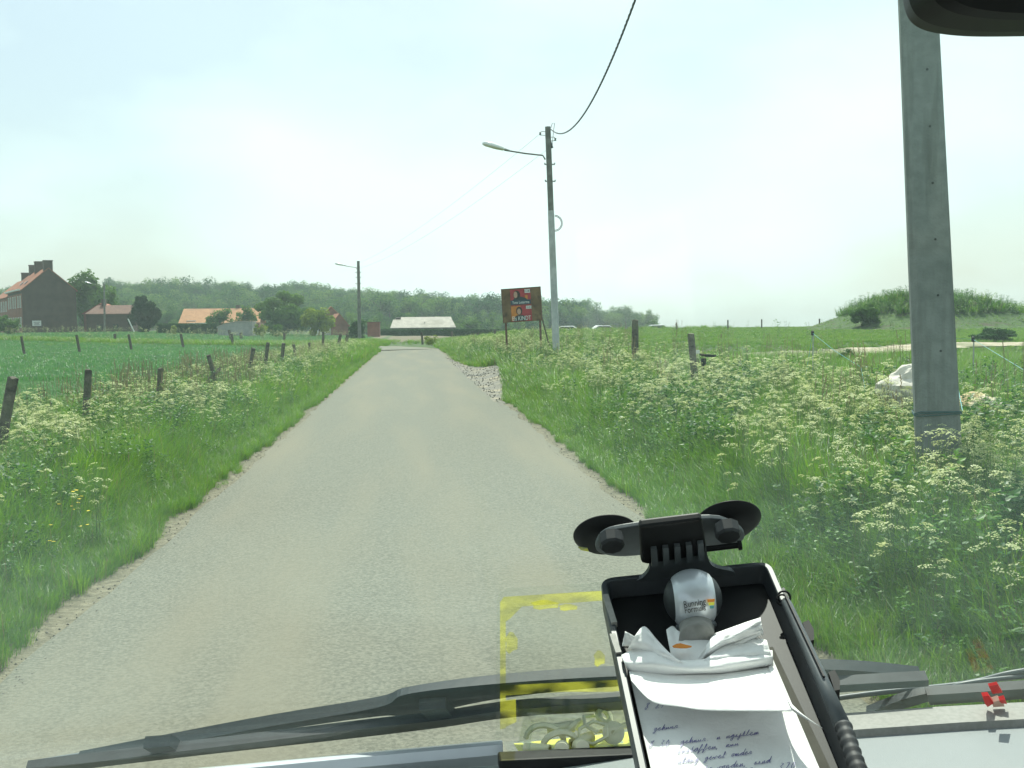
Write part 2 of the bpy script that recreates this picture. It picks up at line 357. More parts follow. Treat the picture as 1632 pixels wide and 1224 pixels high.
# ------------------------------------------------------------------ ground, road
def axis(segs):
    out = []
    for a, b, st in segs:
        n = max(1, round((b - a) / st)); out += [a + (b - a) * i / n for i in range(n)]
    return out + [segs[-1][1]]
xs = axis([(-490, -200, 50), (-200, -60, 10), (-60, -20, 2.5), (-20, -7, 1), (-7, -1.4, .2), (-1.4, 1.4, .7), (1.4, 9, .25), (9, 60, 1.3), (60, 200, 8), (200, 490, 50)])
ys = axis([(-28, 0, 5), (0, 60, .8), (60, 110, 1.2), (110, 200, 4), (200, 520, 10), (520, 620, 25)])
vs_ = []; 
for y in ys:
    for x in xs:
        z = H(x, y)
        d = abs(road_d(x, y)) if (y < 175 and abs(x) < 100) else 99
        z -= .05 * (1 - ss(1.9, 2.35, d))
        vs_.append((x, y, z))
nx = len(xs)
g = MB(); g.v = vs_; g.f = [(j * nx + i, j * nx + i + 1, (j + 1) * nx + i + 1, (j + 1) * nx + i) for j in range(len(ys) - 1) for i in range(nx - 1)]; g.m = [0] * len(g.f)
tag(g.build('ground', M['ground'], smooth=True, fix=False), kind='structure')
def ribbon(name, cl, offs, mat, dz, jit=0, seed=0, xmul=None):
    b = MB(); n = len(cl); m = len(offs); vsx = []
    for i, (x, y) in enumerate(cl):
        a = cl[max(0, i - 1)]; c = cl[min(n - 1, i + 1)]; t = Vector((c[0] - a[0], c[1] - a[1])).normalized(); nn = Vector((t.y, -t.x))
        for k, o in enumerate(offs):
            oo = o
            if jit and k in (0, m - 1): oo += jit * nz3(x, y, 1.1, seed + k) + jit * .5 * nz3(x, y, 4, seed + k)
            px_, py_ = x + nn.x * oo, y + nn.y * oo
            vsx.append((px_, py_, H(px_, py_) + dz(oo) if callable(dz) else H(px_, py_) + dz))
    b.add(vsx, [(i * m + k, i * m + k + 1, (i + 1) * m + k + 1, (i + 1) * m + k) for i in range(n - 1) for k in range(m - 1)])
    return tag(b.build(name, M[mat], smooth=True, fix=False), kind='structure')
fine = []
for (a, b) in zip(ROAD, ROAD[1:]):
    d = math.hypot(b[0] - a[0], b[1] - a[1]); n = max(1, int(d / .35))
    fine += [(a[0] + (b[0] - a[0]) * i / n, a[1] + (b[1] - a[1]) * i / n) for i in range(n)]
tc_ = M['concrete'].node_tree; nc_ = [n for n in tc_.nodes if n.type == 'TEX_NOISE' and abs(n.inputs['Scale'].default_value - 2.2) < .001][0]
mc_ = tc_.nodes.new('ShaderNodeMapping'); mc_.inputs['Scale'].default_value = (5, 5, .45); tc_.links.new([n for n in tc_.nodes if n.type == 'TEX_COORD'][0].outputs['Object'], mc_.inputs[0]); tc_.links.new(mc_.outputs[0], nc_.inputs[0])
t_ = M['road'].node_tree; n3_ = [n for n in t_.nodes if n.type == 'TEX_NOISE' and abs(n.inputs['Scale'].default_value - .33) < .001][0]
mp_ = t_.nodes.new('ShaderNodeMapping'); mp_.inputs['Scale'].default_value = (4, .35, 1); t_.links.new([n for n in t_.nodes if n.type == 'TEX_COORD'][0].outputs['Object'], mp_.inputs[0]); t_.links.new(mp_.outputs[0], n3_.inputs[0])
ribbon('road', fine, [-1.84, -1.7, -1.2, -.5, 0, .5, 1.2, 1.72, 1.86], 'road', lambda o: .012 - .004 * abs(o), jit=.09, seed=3)
ribbon('dirt_shoulder', fine, [-2.3, -1.95, -1.7], 'dirt', .0, jit=.08, seed=9)
ribbon('dirt_shoulder', fine, [1.72, 1.95, 2.2], 'dirt', .0, jit=.08, seed=12)
def patch(name, pix, mat, dz, step=.25):
    P = [gp(*p) for p in pix]; poly = [(p.x, p.y) for p in P]
    return poly_patch(name, poly, mat, dz, step)
def inside(x, y, poly):
    c = False; j = len(poly) - 1
    for i in range(len(poly)):
        if (poly[i][1] > y) != (poly[j][1] > y) and x < (poly[j][0] - poly[i][0]) * (y - poly[i][1]) / (poly[j][1] - poly[i][1]) + poly[i][0]: c = not c
        j = i
    return c
def poly_patch(name, poly, mat, dz, step):
    x0 = min(p[0] for p in poly); x1 = max(p[0] for p in poly); y0 = min(p[1] for p in poly); y1 = max(p[1] for p in poly)
    b = MB(); nxp = int((x1 - x0) / step) + 1; nyp = int((y1 - y0) / step) + 1
    idx = {}
    def vid(i, j):
        if (i, j) not in idx:
            x = x0 + i * step; y = y0 + j * step; x += .1 * step * nz3(x, y, 3, 4); idx[(i, j)] = len(b.v); b.v.append((x, y, H(x, y) + dz))
        return idx[(i, j)]
    for j in range(nyp):
        for i in range(nxp):
            cx, cy = x0 + (i + .5) * step, y0 + (j + .5) * step
            if inside(cx + .25 * nz3(cx, cy, 1.3, 5), cy + .5 * nz3(cx, cy, .8, 6), poly): b.f.append((vid(i, j), vid(i + 1, j), vid(i + 1, j + 1), vid(i, j + 1))); b.m.append(0)
    return tag(b.build(name, M[mat], smooth=True, fix=False), kind='structure')
GRAV = [(1.72, 21), (2.0, 23.5), (2.35, 27), (2.85, 33), (3.1, 37.5), (2.5, 39.5), (2.15, 43), (1.95, 50), (1.7, 56), (1.72, 22)]
poly_patch('gravel_layby', GRAV, 'gravel', .007, .07)
TRK = [gp(*p) for p in [(1140, 578), (1160, 568), (1220, 562), (1300, 560), (1380, 555), (1470, 549), (1632, 547), (1632, 554), (1500, 558), (1440, 563), (1370, 569), (1290, 574), (1210, 577), (1165, 580)]]
poly_patch('dirt_track', [(p.x, p.y) for p in TRK], 'track', .03, .3)
poly_patch('ploughed_field', [(-9, 104), (30, 104), (34, 168), (-20, 168), (-20, 118)], 'plough', .03, 2)

# ------------------------------------------------------------------ instanced vegetation (uncountable stuff)
def variants(prefix, makers):
    c = bpy.data.collections.new(prefix)
    for i, o in enumerate(makers):
        o.name = '%s_%02d' % (prefix, i); c.objects.link(o)
    return c
def scatter(name, pts, coll, label, cat, nvar, host_mats=()):
    # pts: list of (x,y,z,rx,ry,rz,scale)
    a = np.array(pts, dtype=np.float32)
    me = bpy.data.meshes.new(name); me.vertices.add(len(a)); me.vertices.foreach_set('co', a[:, :3].ravel())
    for an, ty, da in (('rot', 'FLOAT_VECTOR', a[:, 3:6].ravel()), ('scl', 'FLOAT', a[:, 6].copy()), ('idx', 'INT', np.random.randint(0, nvar, len(a)).astype(np.int32))):
        at_ = me.attributes.new(an, ty, 'POINT'); at_.data.foreach_set('vector' if ty == 'FLOAT_VECTOR' else 'value', da)
    o = bpy.data.objects.new(name, me); COL.objects.link(o)
    t = bpy.data.node_groups.new(name, 'GeometryNodeTree'); t.interface.new_socket('Geometry', in_out='INPUT', socket_type='NodeSocketGeometry'); t.interface.new_socket('Geometry', in_out='OUTPUT', socket_type='NodeSocketGeometry')
    gi = t.nodes.new('NodeGroupInput'); go = t.nodes.new('NodeGroupOutput'); ip = t.nodes.new('GeometryNodeInstanceOnPoints'); ci = t.nodes.new('GeometryNodeCollectionInfo')
    ci.inputs['Collection'].default_value = coll; ci.inputs['Separate Children'].default_value = True; ci.inputs['Reset Children'].default_value = True
    def na(nm, ty):
        n = t.nodes.new('GeometryNodeInputNamedAttribute'); n.data_type = ty; n.inputs[0].default_value = nm; return [s for s in n.outputs if s.enabled and s.name == 'Attribute'][0]
    l = t.links.new
    l(gi.outputs[0], ip.inputs['Points']); l(ci.outputs[0], ip.inputs['Instance']); ip.inputs['Pick Instance'].default_value = True
    l(na('idx', 'INT'), ip.inputs['Instance Index']); l(na('rot', 'FLOAT_VECTOR'), ip.inputs['Rotation']); l(na('scl', 'FLOAT'), ip.inputs['Scale'])
    l(ip.outputs[0], go.inputs[0])
    md = o.modifiers.new('scatter', 'NODES'); md.node_group = t
    tag(o, label, None, kind='stuff'); o['category'] = cat
    return o
rnd = random.random
def uni(a, b): return a + (b - a) * rnd()
def blade(b, x, y, h, w, az, lean, mi=0, seg=3):
    dx, dy = math.cos(az), math.sin(az); wx, wy = -dy * w / 2, dx * w / 2
    vs = []
    for k in range(seg + 1):
        t = k / seg; f = (1 - t) ** .7 if k < seg else 0
        ox = lean * h * t * t; z = h * t * (1 - .35 * lean * t)
        cx, cy = x + dx * ox, y + dy * ox
        if k < seg: vs += [(cx - wx * f, cy - wy * f, z), (cx + wx * f, cy + wy * f, z)]
        else: vs.append((cx, cy, z))
    fs = [(2 * k, 2 * k + 1, 2 * k + 3, 2 * k + 2) for k in range(seg - 1)] + [(2 * seg - 2, 2 * seg - 1, 2 * seg)]
    b.add(vs, fs, mi)
def make_tuft(nb, h, rad, w, lean=.7, straw=0.0, leafm='grass'):
    b = MB()
    for i in range(nb):
        a = uni(0, 2 * PI); r = rad * math.sqrt(rnd()); 
        blade(b, r * math.cos(a), r * math.sin(a), h * uni(.55, 1.1), w * uni(.7, 1.3), a + uni(-1.2, 1.2), uni(.15, lean), 1 if rnd() < straw else 0)
    return b.build('v', [M[leafm], M['straw']], fix=False, link=False)
def leafshape(b, p, d, up, ln, wd, mi=0):
    d = d.normalized(); s = d.cross(up)
    if s.length < 1e-4: s = Vector((1, 0, 0))
    s.normalize()
    b.add([p, p + d * ln * .4 + s * wd / 2 , p + d * ln - Vector((0, 0, ln * .12)), p + d * ln * .4 - s * wd / 2], [(0, 1, 2, 3)], mi)
def make_herb(h, n, ll, sp, leafm='herb'):
    b = MB()
    for s in range(5):
        a = uni(0, 2 * PI); r = sp * rnd(); bx, by = r * math.cos(a), r * math.sin(a); hh = h * uni(.6, 1.1); lx, ly = uni(-.1, .1), uni(-.1, .1)
        for i in range(n // 5):
            t = rnd() ** .8; p = Vector((bx + lx * t, by + ly * t, hh * t)); az = uni(0, 2 * PI)
            leafshape(b, p, Vector((math.cos(az), math.sin(az), uni(-.1, .8))), Vector((uni(-.4, .4), uni(-.4, .4), 1)), ll * uni(.6, 1.2) * (1.1 - .5 * t), ll * .42 * uni(.7, 1.1))
    return b.build('v', [M[leafm]], fix=False, link=False)
def umbel(b, c, nrm, rad, n=13):
    nrm = nrm.normalized(); s = nrm.orthogonal().normalized(); t = nrm.cross(s)
    for i in range(n):
        rr = rad * math.sqrt((i + .5) / n); a = i * 2.4 + uni(-.3, .3)
        p = c + s * rr * math.cos(a) + t * rr * math.sin(a) + nrm * (.35 * rad * (1 - (rr / rad) ** 2) + uni(-.003, .003))
        if i % 3 == 0: b.add([c - nrm * rad * .5, c - nrm * rad * .5 + s * .002, p], [(0, 1, 2)], 1)
        q = rad * .22
        nn = (nrm + Vector((uni(-.4, .4), uni(-.4, .4), 0))).normalized(); s2 = nn.orthogonal().normalized(); t2 = nn.cross(s2)
        a0 = rnd() * 3
        ring = [p + (s2 * math.cos(a0 + k * PI / 2.5) + t2 * math.sin(a0 + k * PI / 2.5)) * q * uni(.7, 1.2) for k in range(5)]
        b.add(ring, [(0, 1, 2, 3, 4)], 0)
def make_parsley(h, nst):
    b = MB()
    for s in range(nst):
        a = uni(0, 2 * PI); r = .09 * rnd(); bx, by = r * math.cos(a), r * math.sin(a); hh = h * uni(.72, 1.08); la = uni(0, 2 * PI); le = uni(.03, .16)
        top = Vector((bx + math.cos(la) * le, by + math.sin(la) * le, hh)); base = Vector((bx, by, 0))
        b.tube([base, base.lerp(top, .5), top - Vector((0, 0, .04))], [.004, .003, .0018], 3, False, 1)
        umbel(b, top, Vector((math.cos(la) * .25, math.sin(la) * .25, 1)), uni(.036, .055), 16)
        for k in range(random.randint(2, 4)):
            t = uni(.45, .8); p = base.lerp(top, t); az = uni(0, 2 * PI); e = p + Vector((math.cos(az) * uni(.07, .16), math.sin(az) * uni(.07, .16), uni(.12, .26) * 1.0)); e.z = min(e.z, hh * 1.02)
            b.tube([p, e - Vector((0, 0, .03))], .0016, 3, False, 1)
            umbel(b, e, Vector((math.cos(az) * .4, math.sin(az) * .4, 1)), uni(.026, .042), 12)
        for k in range(4):     # feathery leaves
            t = uni(.1, .6); p = base.lerp(top, t); az = uni(0, 2 * PI); d = Vector((math.cos(az), math.sin(az), uni(.1, .5))).normalized(); ln = uni(.1, .2)
            sd_ = d.cross(Vector((0, 0, 1))).normalized()
            for j in range(5):
                u = .3 + .16 * j
                for sg in (-1, 1):
                    leafshape(b, p + d * ln * u, d * .5 + sd_ * sg, Vector((0, 0, 1)), ln * .36 * (1.15 - u * .8), .018, 2)
    return b.build('v', [M['umbel'], M['stalk'], M['herb']], fix=False, link=False)
def make_straw(h, n):
    b = MB()
    for i in range(n):
        a = uni(0, 2 * PI); r = .15 * rnd(); x, y = r * math.cos(a), r * math.sin(a); hh = h * uni(.7, 1.1); lx, ly = uni(-.06, .06), uni(-.06, .06)
        b.tube([(x, y, 0), (x + lx * .4, y + ly * .4, hh * .6), (x + lx, y + ly, hh)], .0018, 3, False, 0)
        for k in range(9):
            t = .8 + .022 * k; az = uni(0, 6.28)
            leafshape(b, Vector((x + lx * t, y + ly * t, hh * t)), Vector((math.cos(az) * .4, math.sin(az) * .4, 1)), Vector((1, 0, .2)), .03, .008, 0)
    return b.build('v', [M['straw']], fix=False, link=False)
def make_buttercup(h, n):
    b = MB()
    for i in range(n):
        a = uni(0, 6.28); r = .12 * rnd(); x, y = r * math.cos(a), r * math.sin(a); hh = h * uni(.7, 1.1)
        b.tube([(x, y, 0), (x + uni(-.02, .02), y, hh)], .0015, 3, False, 1)
        b.add([(x + .012 * math.cos(k * 1.256), y + .012 * math.sin(k * 1.256), hh + .003) for k in range(5)], [(0, 1, 2, 3, 4)], 0)
    return b.build('v', [M['yellow'], M['stalk']], fix=False, link=False)
C_tall = variants('tall_tuft', [make_tuft(46, .42, .11, .007, .95, .05), make_tuft(40, .36, .12, .008, .9, .03), make_tuft(52, .48, .13, .0065, 1.1, .08), make_tuft(40, .3, .12, .008, .8, .02)])
C_wide = variants('broad_tuft', [make_tuft(38, .4, .22, .015, .8, .07), make_tuft(38, .34, .22, .016, .8, .03), make_tuft(34, .45, .2, .014, .9, .1)])
C_mead = variants('meadow_tuft', [make_tuft(34, .13, .16, .009, .9, .02, 'meadow'), make_tuft(34, .11, .18, .01, .9, .04, 'meadow'), make_tuft(30, .16, .15, .009, .9, .02, 'meadow')])
C_mfar = variants('meadow_far_tuft', [make_tuft(40, .2, .45, .03, .8, .03, 'meadow'), make_tuft(40, .16, .5, .035, .8, .06, 'meadow'), make_tuft(36, .24, .4, .028, .8, .02, 'meadow')])
C_herb = variants('leafy_herb', [make_herb(.42, 70, .085, .1), make_herb(.3, 60, .1, .12), make_herb(.5, 80, .07, .1), make_herb(.35, 60, .075, .13, 'grass')])
C_pars = variants('umbel_plant', [make_parsley(.85, 3), make_parsley(.95, 2), make_parsley(.75, 3), make_parsley(.9, 4), make_parsley(.65, 2)])
C_strw = variants('seed_stalk', [make_straw(.75, 8), make_straw(.65, 6)])
C_butt = variants('buttercup', [make_buttercup(.3, 4), make_buttercup(.25, 3)])
def px_of(x, y): return 655 + F * x / y
def vis(x, y, m=120): return -m < px_of(x, y) < 1632 + m
def samp(n, x0, x1, y0, y1, z=None, pw=1.0, ok=None, s0=.8, s1=1.25, tilt=.12, dref=9, zo=0):
    out = []
    for _ in range(n):
        y = uni(y0, y1); x = uni(x0(y) if callable(x0) else x0, x1(y) if callable(x1) else x1)
        if rnd() > min(1, (dref / y)) ** pw or not vis(x, y): continue
        if ok and not ok(x, y): continue
        out.append((x, y, H(x, y) + zo, uni(-tilt, tilt), uni(-tilt, tilt), uni(0, 6.28), uni(s0, s1)))
    return out
def off_road(x, y, m=1.98):
    d = road_d(x, y)
    j = .09 * nz3(x, y, .8, 8) + .05 * nz3(x, y, 4, 8)
    if abs(d) < m + j: return False
    if x > 0 and y < 60 and inside(x, y, GRAV): return False
    return True
def in_track(x, y): return inside(x, y, [(p.x, p.y) for p in TRK])
sh = []
# near-edge grass is shorter
def edge_scale(x, y, lst):
    return lst
def tallness(x, y):
    d = abs(road_d(x, y)); return .4 + .6 * ss(2.0, 3.1, d)
def scaled(lst, f=tallness): return [(a[0], a[1], a[2], a[3], a[4], a[5], a[6] * f(a[0], a[1])) for a in lst]
P = scaled(samp(34000, -6.2, -1.9, 3.5, 26, ok=off_road, pw=.9))
P += scaled(samp(52000, 1.9, lambda y: min(14, 3.5 + .55 * y), 3.2, 26, ok=off_road, pw=.9))
P += [(x, y, H(x, y), uni(-.3, .3), uni(-.3, .3), uni(0, 6.28), uni(.18, .4)) for x, y in [(s * uni(1.78, 2.15), uni(5, 32)) for s in (-1, 1) for _ in range(1100)] if nz3(x, y, .8, 31) > .2 and abs(x) > 1.9 and not (x > 0 and inside(x, y, GRAV))]
scatter('verge_grass', P, C_tall, 'long green grass growing along both road verges', 'grass', 4)
P = scaled(samp(34000, lambda y: -6.5, -1.95, 22, 100, ok=off_road, pw=.5, dref=25, s0=.8, s1=1.3))
P += scaled(samp(52000, 1.9, lambda y: min(60, .62 * y), 22, 100, ok=lambda x, y: off_road(x, y) and not in_track(x, y), pw=.5, dref=25), lambda x, y: tallness(x, y) * (1 - .72 * ss(5.2, 8.5, x)))
for _ in range(9000):
    i_ = random.randrange(28, len(ROAD) - 1); (ax_, ay_), (bx_, by_) = ROAD[i_], ROAD[i_ + 1]; tt = rnd(); tv = Vector((bx_ - ax_, by_ - ay_)).normalized(); o_ = uni(2.3, 6.5)
    x = ax_ + (bx_ - ax_) * tt - abs(tv.y) * o_; y = ay_ + (by_ - ay_) * tt - abs(tv.x) * o_
    if off_road(x, y, 2.2): P.append((x, y, H(x, y), uni(-.1, .1), uni(-.1, .1), uni(0, 6.28), uni(.9, 1.7)))
P += samp(9000, -30, 30, 92, 112, ok=lambda x, y: off_road(x, y, 2.6), s0=.7, s1=1.1)
P += samp(5000, 26, 55, 62, 84, s0=1.2, s1=2.2, ok=lambda x, y: H(x, y) > 1.9)
scatter('far_verge_grass', P, C_wide, 'rough grass on the distant verges and right hand field', 'grass', 3)
P = samp(60000, lambda y: -.42 * y - 3, -4.6, 9, 42, pw=.9, dref=14, ok=lambda x, y: x < -5 or rnd() < .5)
scatter('meadow_grass', P, C_mead, 'short blue green meadow grass of the left field', 'grass', 3)
P = samp(42000, lambda y: -.42 * y - 6, -5, 34, 185, pw=.5, dref=60, ok=lambda x, y: off_road(x, y, 3), s0=.6, s1=1.15)
scatter('distant_meadow_grass', P, C_mfar, 'distant part of the green meadow on the left', 'grass', 3)
def patchy(s, seed, th): return lambda x, y: nz3(x, y, s, seed) > th and off_road(x, y, 2.25)
P = scaled(samp(15000, -6, -2, 4, 60, ok=patchy(.9, 21, -.08), pw=.8, dref=14, s0=.7, s1=1.2))
P += scaled(samp(27000, 2, lambda y: min(16, 4 + .5 * y), 3.5, 60, ok=lambda x, y: patchy(.6, 22, -.08)(x, y) and not in_track(x, y) and (x < 6 or y < 16), pw=.8, dref=14, s0=.7, s1=1.3))
P = [q for q in P if q[0] < 7 or rnd() < .3]
P += samp(1500, 12, 40, 40, 100, ok=lambda x, y: nz3(x, y, .25, 23) > .12 and not in_track(x, y), s0=.7, s1=1.4)
P += samp(9000, 26, 50, 64, 82, ok=lambda x, y: H(x, y) > 1.95, s0=.8, s1=1.6, dref=90)
P += samp(500, -60, -6, 45, 110, ok=lambda x, y: nz3(x, y, .12, 25) > .3, s0=.5, s1=1)
scatter('leafy_weeds', P, C_herb, 'broad leaved dark green weeds between the verge grass', 'weeds', 4)
def pl(x, y):
    d = -road_d(x, y)
    return off_road(x, y, 2.2) and rnd() < (.12 + .88 * ss(2.4, 3.6, d)) * (1 - ss(5.2, 6.6, d)) * (.25 + 1.2 * ss(-.15, .35, nz3(x, y, .45, 41)))
def pr(x, y):
    d = road_d(x, y)
    return off_road(x, y, 2.3) and rnd() < (.1 + .9 * ss(2.5 - .5 * (1 - ss(6, 12, y)), 3.4 - .7 * (1 - ss(6, 12, y)), d)) * (1 - ss(4.2 + .05 * y, 6.2 + .05 * y, x)) * (.3 + 1.1 * ss(-.25, .3, nz3(x, y, .5, 42)))
P = samp(3400, -6.8, -2.1, 5, 26, ok=pl, s0=.55, s1=.8, tilt=.1) + samp(3600, -6.8, -2.1, 26, 95, ok=pl, s0=.55, s1=.8, dref=60)
P += samp(6600, 2.1, 11, 3.6, 26, ok=pr, s0=.55, s1=.85, tilt=.14) + samp(3200, 2.1, 14, 26, 75, ok=pr, s0=.55, s1=.85, dref=50)
P += samp(900, -75, -6, 95, 175, s0=.8, s1=1.3, dref=200)
print('parsley', len(P))
scatter('cow_parsley', P, C_pars, 'cream white cow parsley in flower over the verges', 'flowers', 5)
P = samp(900, -6.5, -3.2, 8, 60, ok=patchy(.5, 51, 0), pw=.5, dref=20) + samp(450, 3.2, 9, 6, 60, ok=patchy(.5, 52, .1), pw=.5, dref=20)
scatter('seed_stalks', P, C_strw, 'thin brown seed stalks standing in the verges', 'stalks', 2)
P = samp(260, 3.5, 14, 8, 40, ok=patchy(.5, 53, .1)) + samp(160, -5, -2.2, 6, 40, ok=patchy(.5, 54, .1))
scatter('buttercups', P, C_butt, 'scattered small yellow buttercups in the verges', 'flowers', 2)
# loose stones on gravel
def make_stone():
    b = MB(); import bmesh
    bm = bmesh.new(); bmesh.ops.create_icosphere(bm, subdivisions=1, radius=1)
    for v in bm.verts: v.co *= uni(.7, 1.1); v.co.z *= .6
    me = bpy.data.meshes.new('s'); bm.to_mesh(me); bm.free(); me.materials.append(M['gravel']); return bpy.data.objects.new('s', me)
C_stone = variants('stone', [make_stone(), make_stone(), make_stone()])
P = [(x, y, H(x, y) + .02, rnd() * 3, 0, rnd() * 6, uni(.008, .028)) for x, y in [(uni(1.6, 3.9), uni(21, 56)) for _ in range(1500)] if inside(x, y, GRAV)]
P += [(x, y, H(x, y) + .003, rnd() * 3, 0, rnd() * 6, uni(.003, .010)) for x, y in [(-uni(1.75, 2.2), uni(3.5, 25)) for _ in range(1400)] + [(uni(1.75, 2.1), uni(5, 25)) for _ in range(900)]]
scatter('loose_gravel', P, C_stone, 'loose stones and gravel along the road edges and lay-by', 'gravel', 3)

# ------------------------------------------------------------------ trees
def crown(b, c, rx, ry, rz, n, ls, clumps=28, seed=0, big=1):
    rs = random.Random(seed); cl = []
    for i in range(clumps):
        while True:
            v = Vector((rs.uniform(-1, 1), rs.uniform(-1, 1), rs.uniform(-1, 1)))
            if .25 < v.length < 1: break
        v = v * (.55 + .45 * rs.random()) if v.length < .8 else v
        cl.append((Vector((c[0] + v.x * rx * .8, c[1] + v.y * ry * .8, c[2] + v.z * rz * .8)), rs.uniform(.22, .42) * big))
    for i in range(n):
        q, rad = rs.choice(cl)
        v = Vector((rs.gauss(0, 1), rs.gauss(0, 1), rs.gauss(0, 1))).normalized() * (rs.random() ** .4) * rad
        p = q + Vector((v.x * rx, v.y * ry, v.z * rz))
        nn = (v.normalized() + Vector((rs.uniform(-.7, .7), rs.uniform(-.7, .7), rs.uniform(-.2, .9)))).normalized(); s = nn.orthogonal().normalized(); t = nn.cross(s); a = rs.uniform(0, 3)
        s, t = s * math.cos(a) + t * math.sin(a), t * math.cos(a) - s * math.sin(a); l = ls * rs.uniform(.5, 1.3)
        b.add([p - s * l * .5, p + t * l * .28, p + s * l * .5, p - t * l * .28], [(0, 1, 2, 3)])
def trunk_mb(h, r, rx, rz, seed=0, nb=7):
    rs = random.Random(seed); b = MB()
    b.tube([(0, 0, -.3), (.03 * h, 0, h * .35), (-.01 * h, .02 * h, h * .7), (0, 0, h)], [r * 1.2, r, r * .6, r * .15], 7)
    for i in range(nb):
        z0 = h * rs.uniform(.3, .75); a = rs.uniform(0, 6.28); l = rx * rs.uniform(.5, .85)
        b.tube([(0, 0, z0), (math.cos(a) * l * .5, math.sin(a) * l * .5, z0 + l * .45), (math.cos(a) * l, math.sin(a) * l, z0 + l * .8)], [r * .4, r * .25, r * .08], 5)
    return b
def tree(name, px, base_py, D, top_py, wpx, leafm, label, cat='tree', n=3200, ls=.35, low=.15, group=None, clumps=30, seed=1):
    p = at(px, base_py, D); z0 = H(p.x, p.y); top = at(px, top_py, D).z; h = top - z0; rx = wpx / F * D / 2
    e = empty(name, (p.x, p.y, z0)); tag(e, label, cat, group)
    trunk_mb(h * (.8 if rx < h else .5), max(.06 if h > 1.5 else .02, h * .02), min(rx, h * .6), h, seed).build('trunk', M['bark'], e, smooth=True)
    b = MB(); zc = h * (low + (1 - low) / 2); crown(b, (0, 0, zc), rx, rx * .9, h * (1 - low) / 2 * 1.05, n, ls, clumps, seed)
    b.build('crown', M[leafm], e, fix=False)
    return e
def far_tree(h, rx, seed, n=1700, ls=.6):
    b = MB(); b.mi = 1
    t = trunk_mb(h * .75, .2, rx, h, seed); b.add(t.v, t.f, 1); b.mi = 0
    crown(b, (0, 0, h * .54), rx, rx, h * .40, n, ls, 13, seed, 1.15)
    return b.build('v', [M['far_leaf'], M['bark']], fix=False, link=False)
C_tree = variants('wood_tree', [far_tree(12, 4.6, 1), far_tree(13, 5.2, 2), far_tree(11, 4.4, 3), far_tree(14, 4.8, 4), far_tree(12, 5.6, 5), far_tree(10, 5, 6)])
P = []
for _ in range(4200):
    y = uni(335, 500); a = uni(-.46, .222); x = a * y
    if rnd() > .42: continue
    P.append((x, y, H(x, y) - .5, 0, 0, uni(0, 6.28), uni(.6, 1.12) * (1.0 if a < .17 else .8)))
for _ in range(500):
    y = uni(250, 330); a = uni(-.45, .12); P.append((a * y, y, H(a * y, y) - .4, 0, 0, uni(0, 6.28), uni(.3, .55)))
scatter('hillside_wood', P, C_tree, 'broadleaved wood covering the hill behind the village', 'wood', 6)
# individual trees and shrubs near the village
T = [
 ('round_tree', 140, 528, 205, 437, 92, 'mid_leaf', 'dark rounded tree rising behind the low brick house', 6500, .7, .1),
 ('dense_tree', 230, 530, 168, 470, 50, 'dark_leaf', 'dense dark tree between the low brick house and the garden hedge', 8000, .45, .0),
 ('young_tree', 180, 530, 190, 455, 36, 'mid_leaf', 'narrow tree behind the far street lamp by the low brick house', 1600, .5, .2),
 ('garden_tree', 350, 530, 182, 487, 46, 'mid_leaf', 'small green garden tree in front of the orange bungalow roof', 1900, .4, .1),
 ('garden_tree', 392, 530, 188, 486, 36, 'mid_leaf', 'second garden tree right of the bungalow above the pale shed', 1600, .4, .1),
 ('spreading_tree', 455, 532, 170, 466, 106, 'mid_leaf', 'large spreading tree between the pale shed and the lime green tree', 9000, .6, .02),
 ('lime_green_tree', 508, 532, 160, 487, 52, 'lime_leaf', 'bright lime green tree beside the large spreading tree', 5000, .45, .02),
 ('round_bush', 570, 533, 112, 509, 36, 'hedge_leaf', 'dark round bush around the foot of the middle street lamp', 2600, .2, .0),
 ('pale_bush', 415, 533, 150, 514, 26, 'lime_leaf', 'small pale green bush beside the grey shed', 900, .3, .0),
 ('garden_bush', 442, 533, 145, 517, 20, 'mid_leaf', 'little garden bush under the large spreading tree', 700, .3, .0),
 ('small_tree', 750, 530, 240, 505, 46, 'mid_leaf', 'loose green tree right of the long barn', 1500, .5, .05),
 ('golden_shrub', 277, 536, 150, 517, 10, 'lime_leaf', 'narrow yellow green shrub in front of the clipped dark hedge', 500, .22, .0),
 ('corner_bush', 12, 533, 150, 500, 46, 'mid_leaf', 'green bush in front of the brick terrace facade', 1500, .35, .0),
 ('crest_tree', 1040, 530, 260, 506, 26, 'mid_leaf', 'small tree at the end of the wood beside the parked cars', 900, .5, .05),
 ('track_bush', 1350, 592, 24, 556, 40, 'hedge_leaf', 'dark rounded bush below the dirt track', 1800, .07, .0),
 ('mound_foot_bush', 1585, 553, 33, 522, 84, 'hedge_leaf', 'low bushy growth at the foot of the mound right of the near pole', 2600, .1, .0),
 ('track_bush', 1440, 600, 21, 570, 50, 'herb', 'ragged leafy bush behind the pale boulder', 1400, .07, .0),
 ('mound_top_bush', 1378, 506, 68, 483, 56, 'mid_leaf', 'scrubby bush on the left shoulder of the grassy mound', 4200, .2, .0),
 ('roadside_bush', 688, 548, 88, 533, 28, 'lime_leaf', 'pale rounded weed clump at the outside of the road bend', 900, .12, .0),
 ('roadside_bush', 800, 590, 41, 566, 26, 'herb', 'dark leafy clump at the edge of the gravel lay-by', 900, .08, .0),
]
for i, (nm, px, bp_, D, tp, wp, lm, lab, n, ls, low) in enumerate(T):
    tree(nm, px, bp_, D, tp, wp, lm, lab, 'bush' if 'bush' in nm or 'shrub' in nm else 'tree', n, ls, low, seed=i + 20)
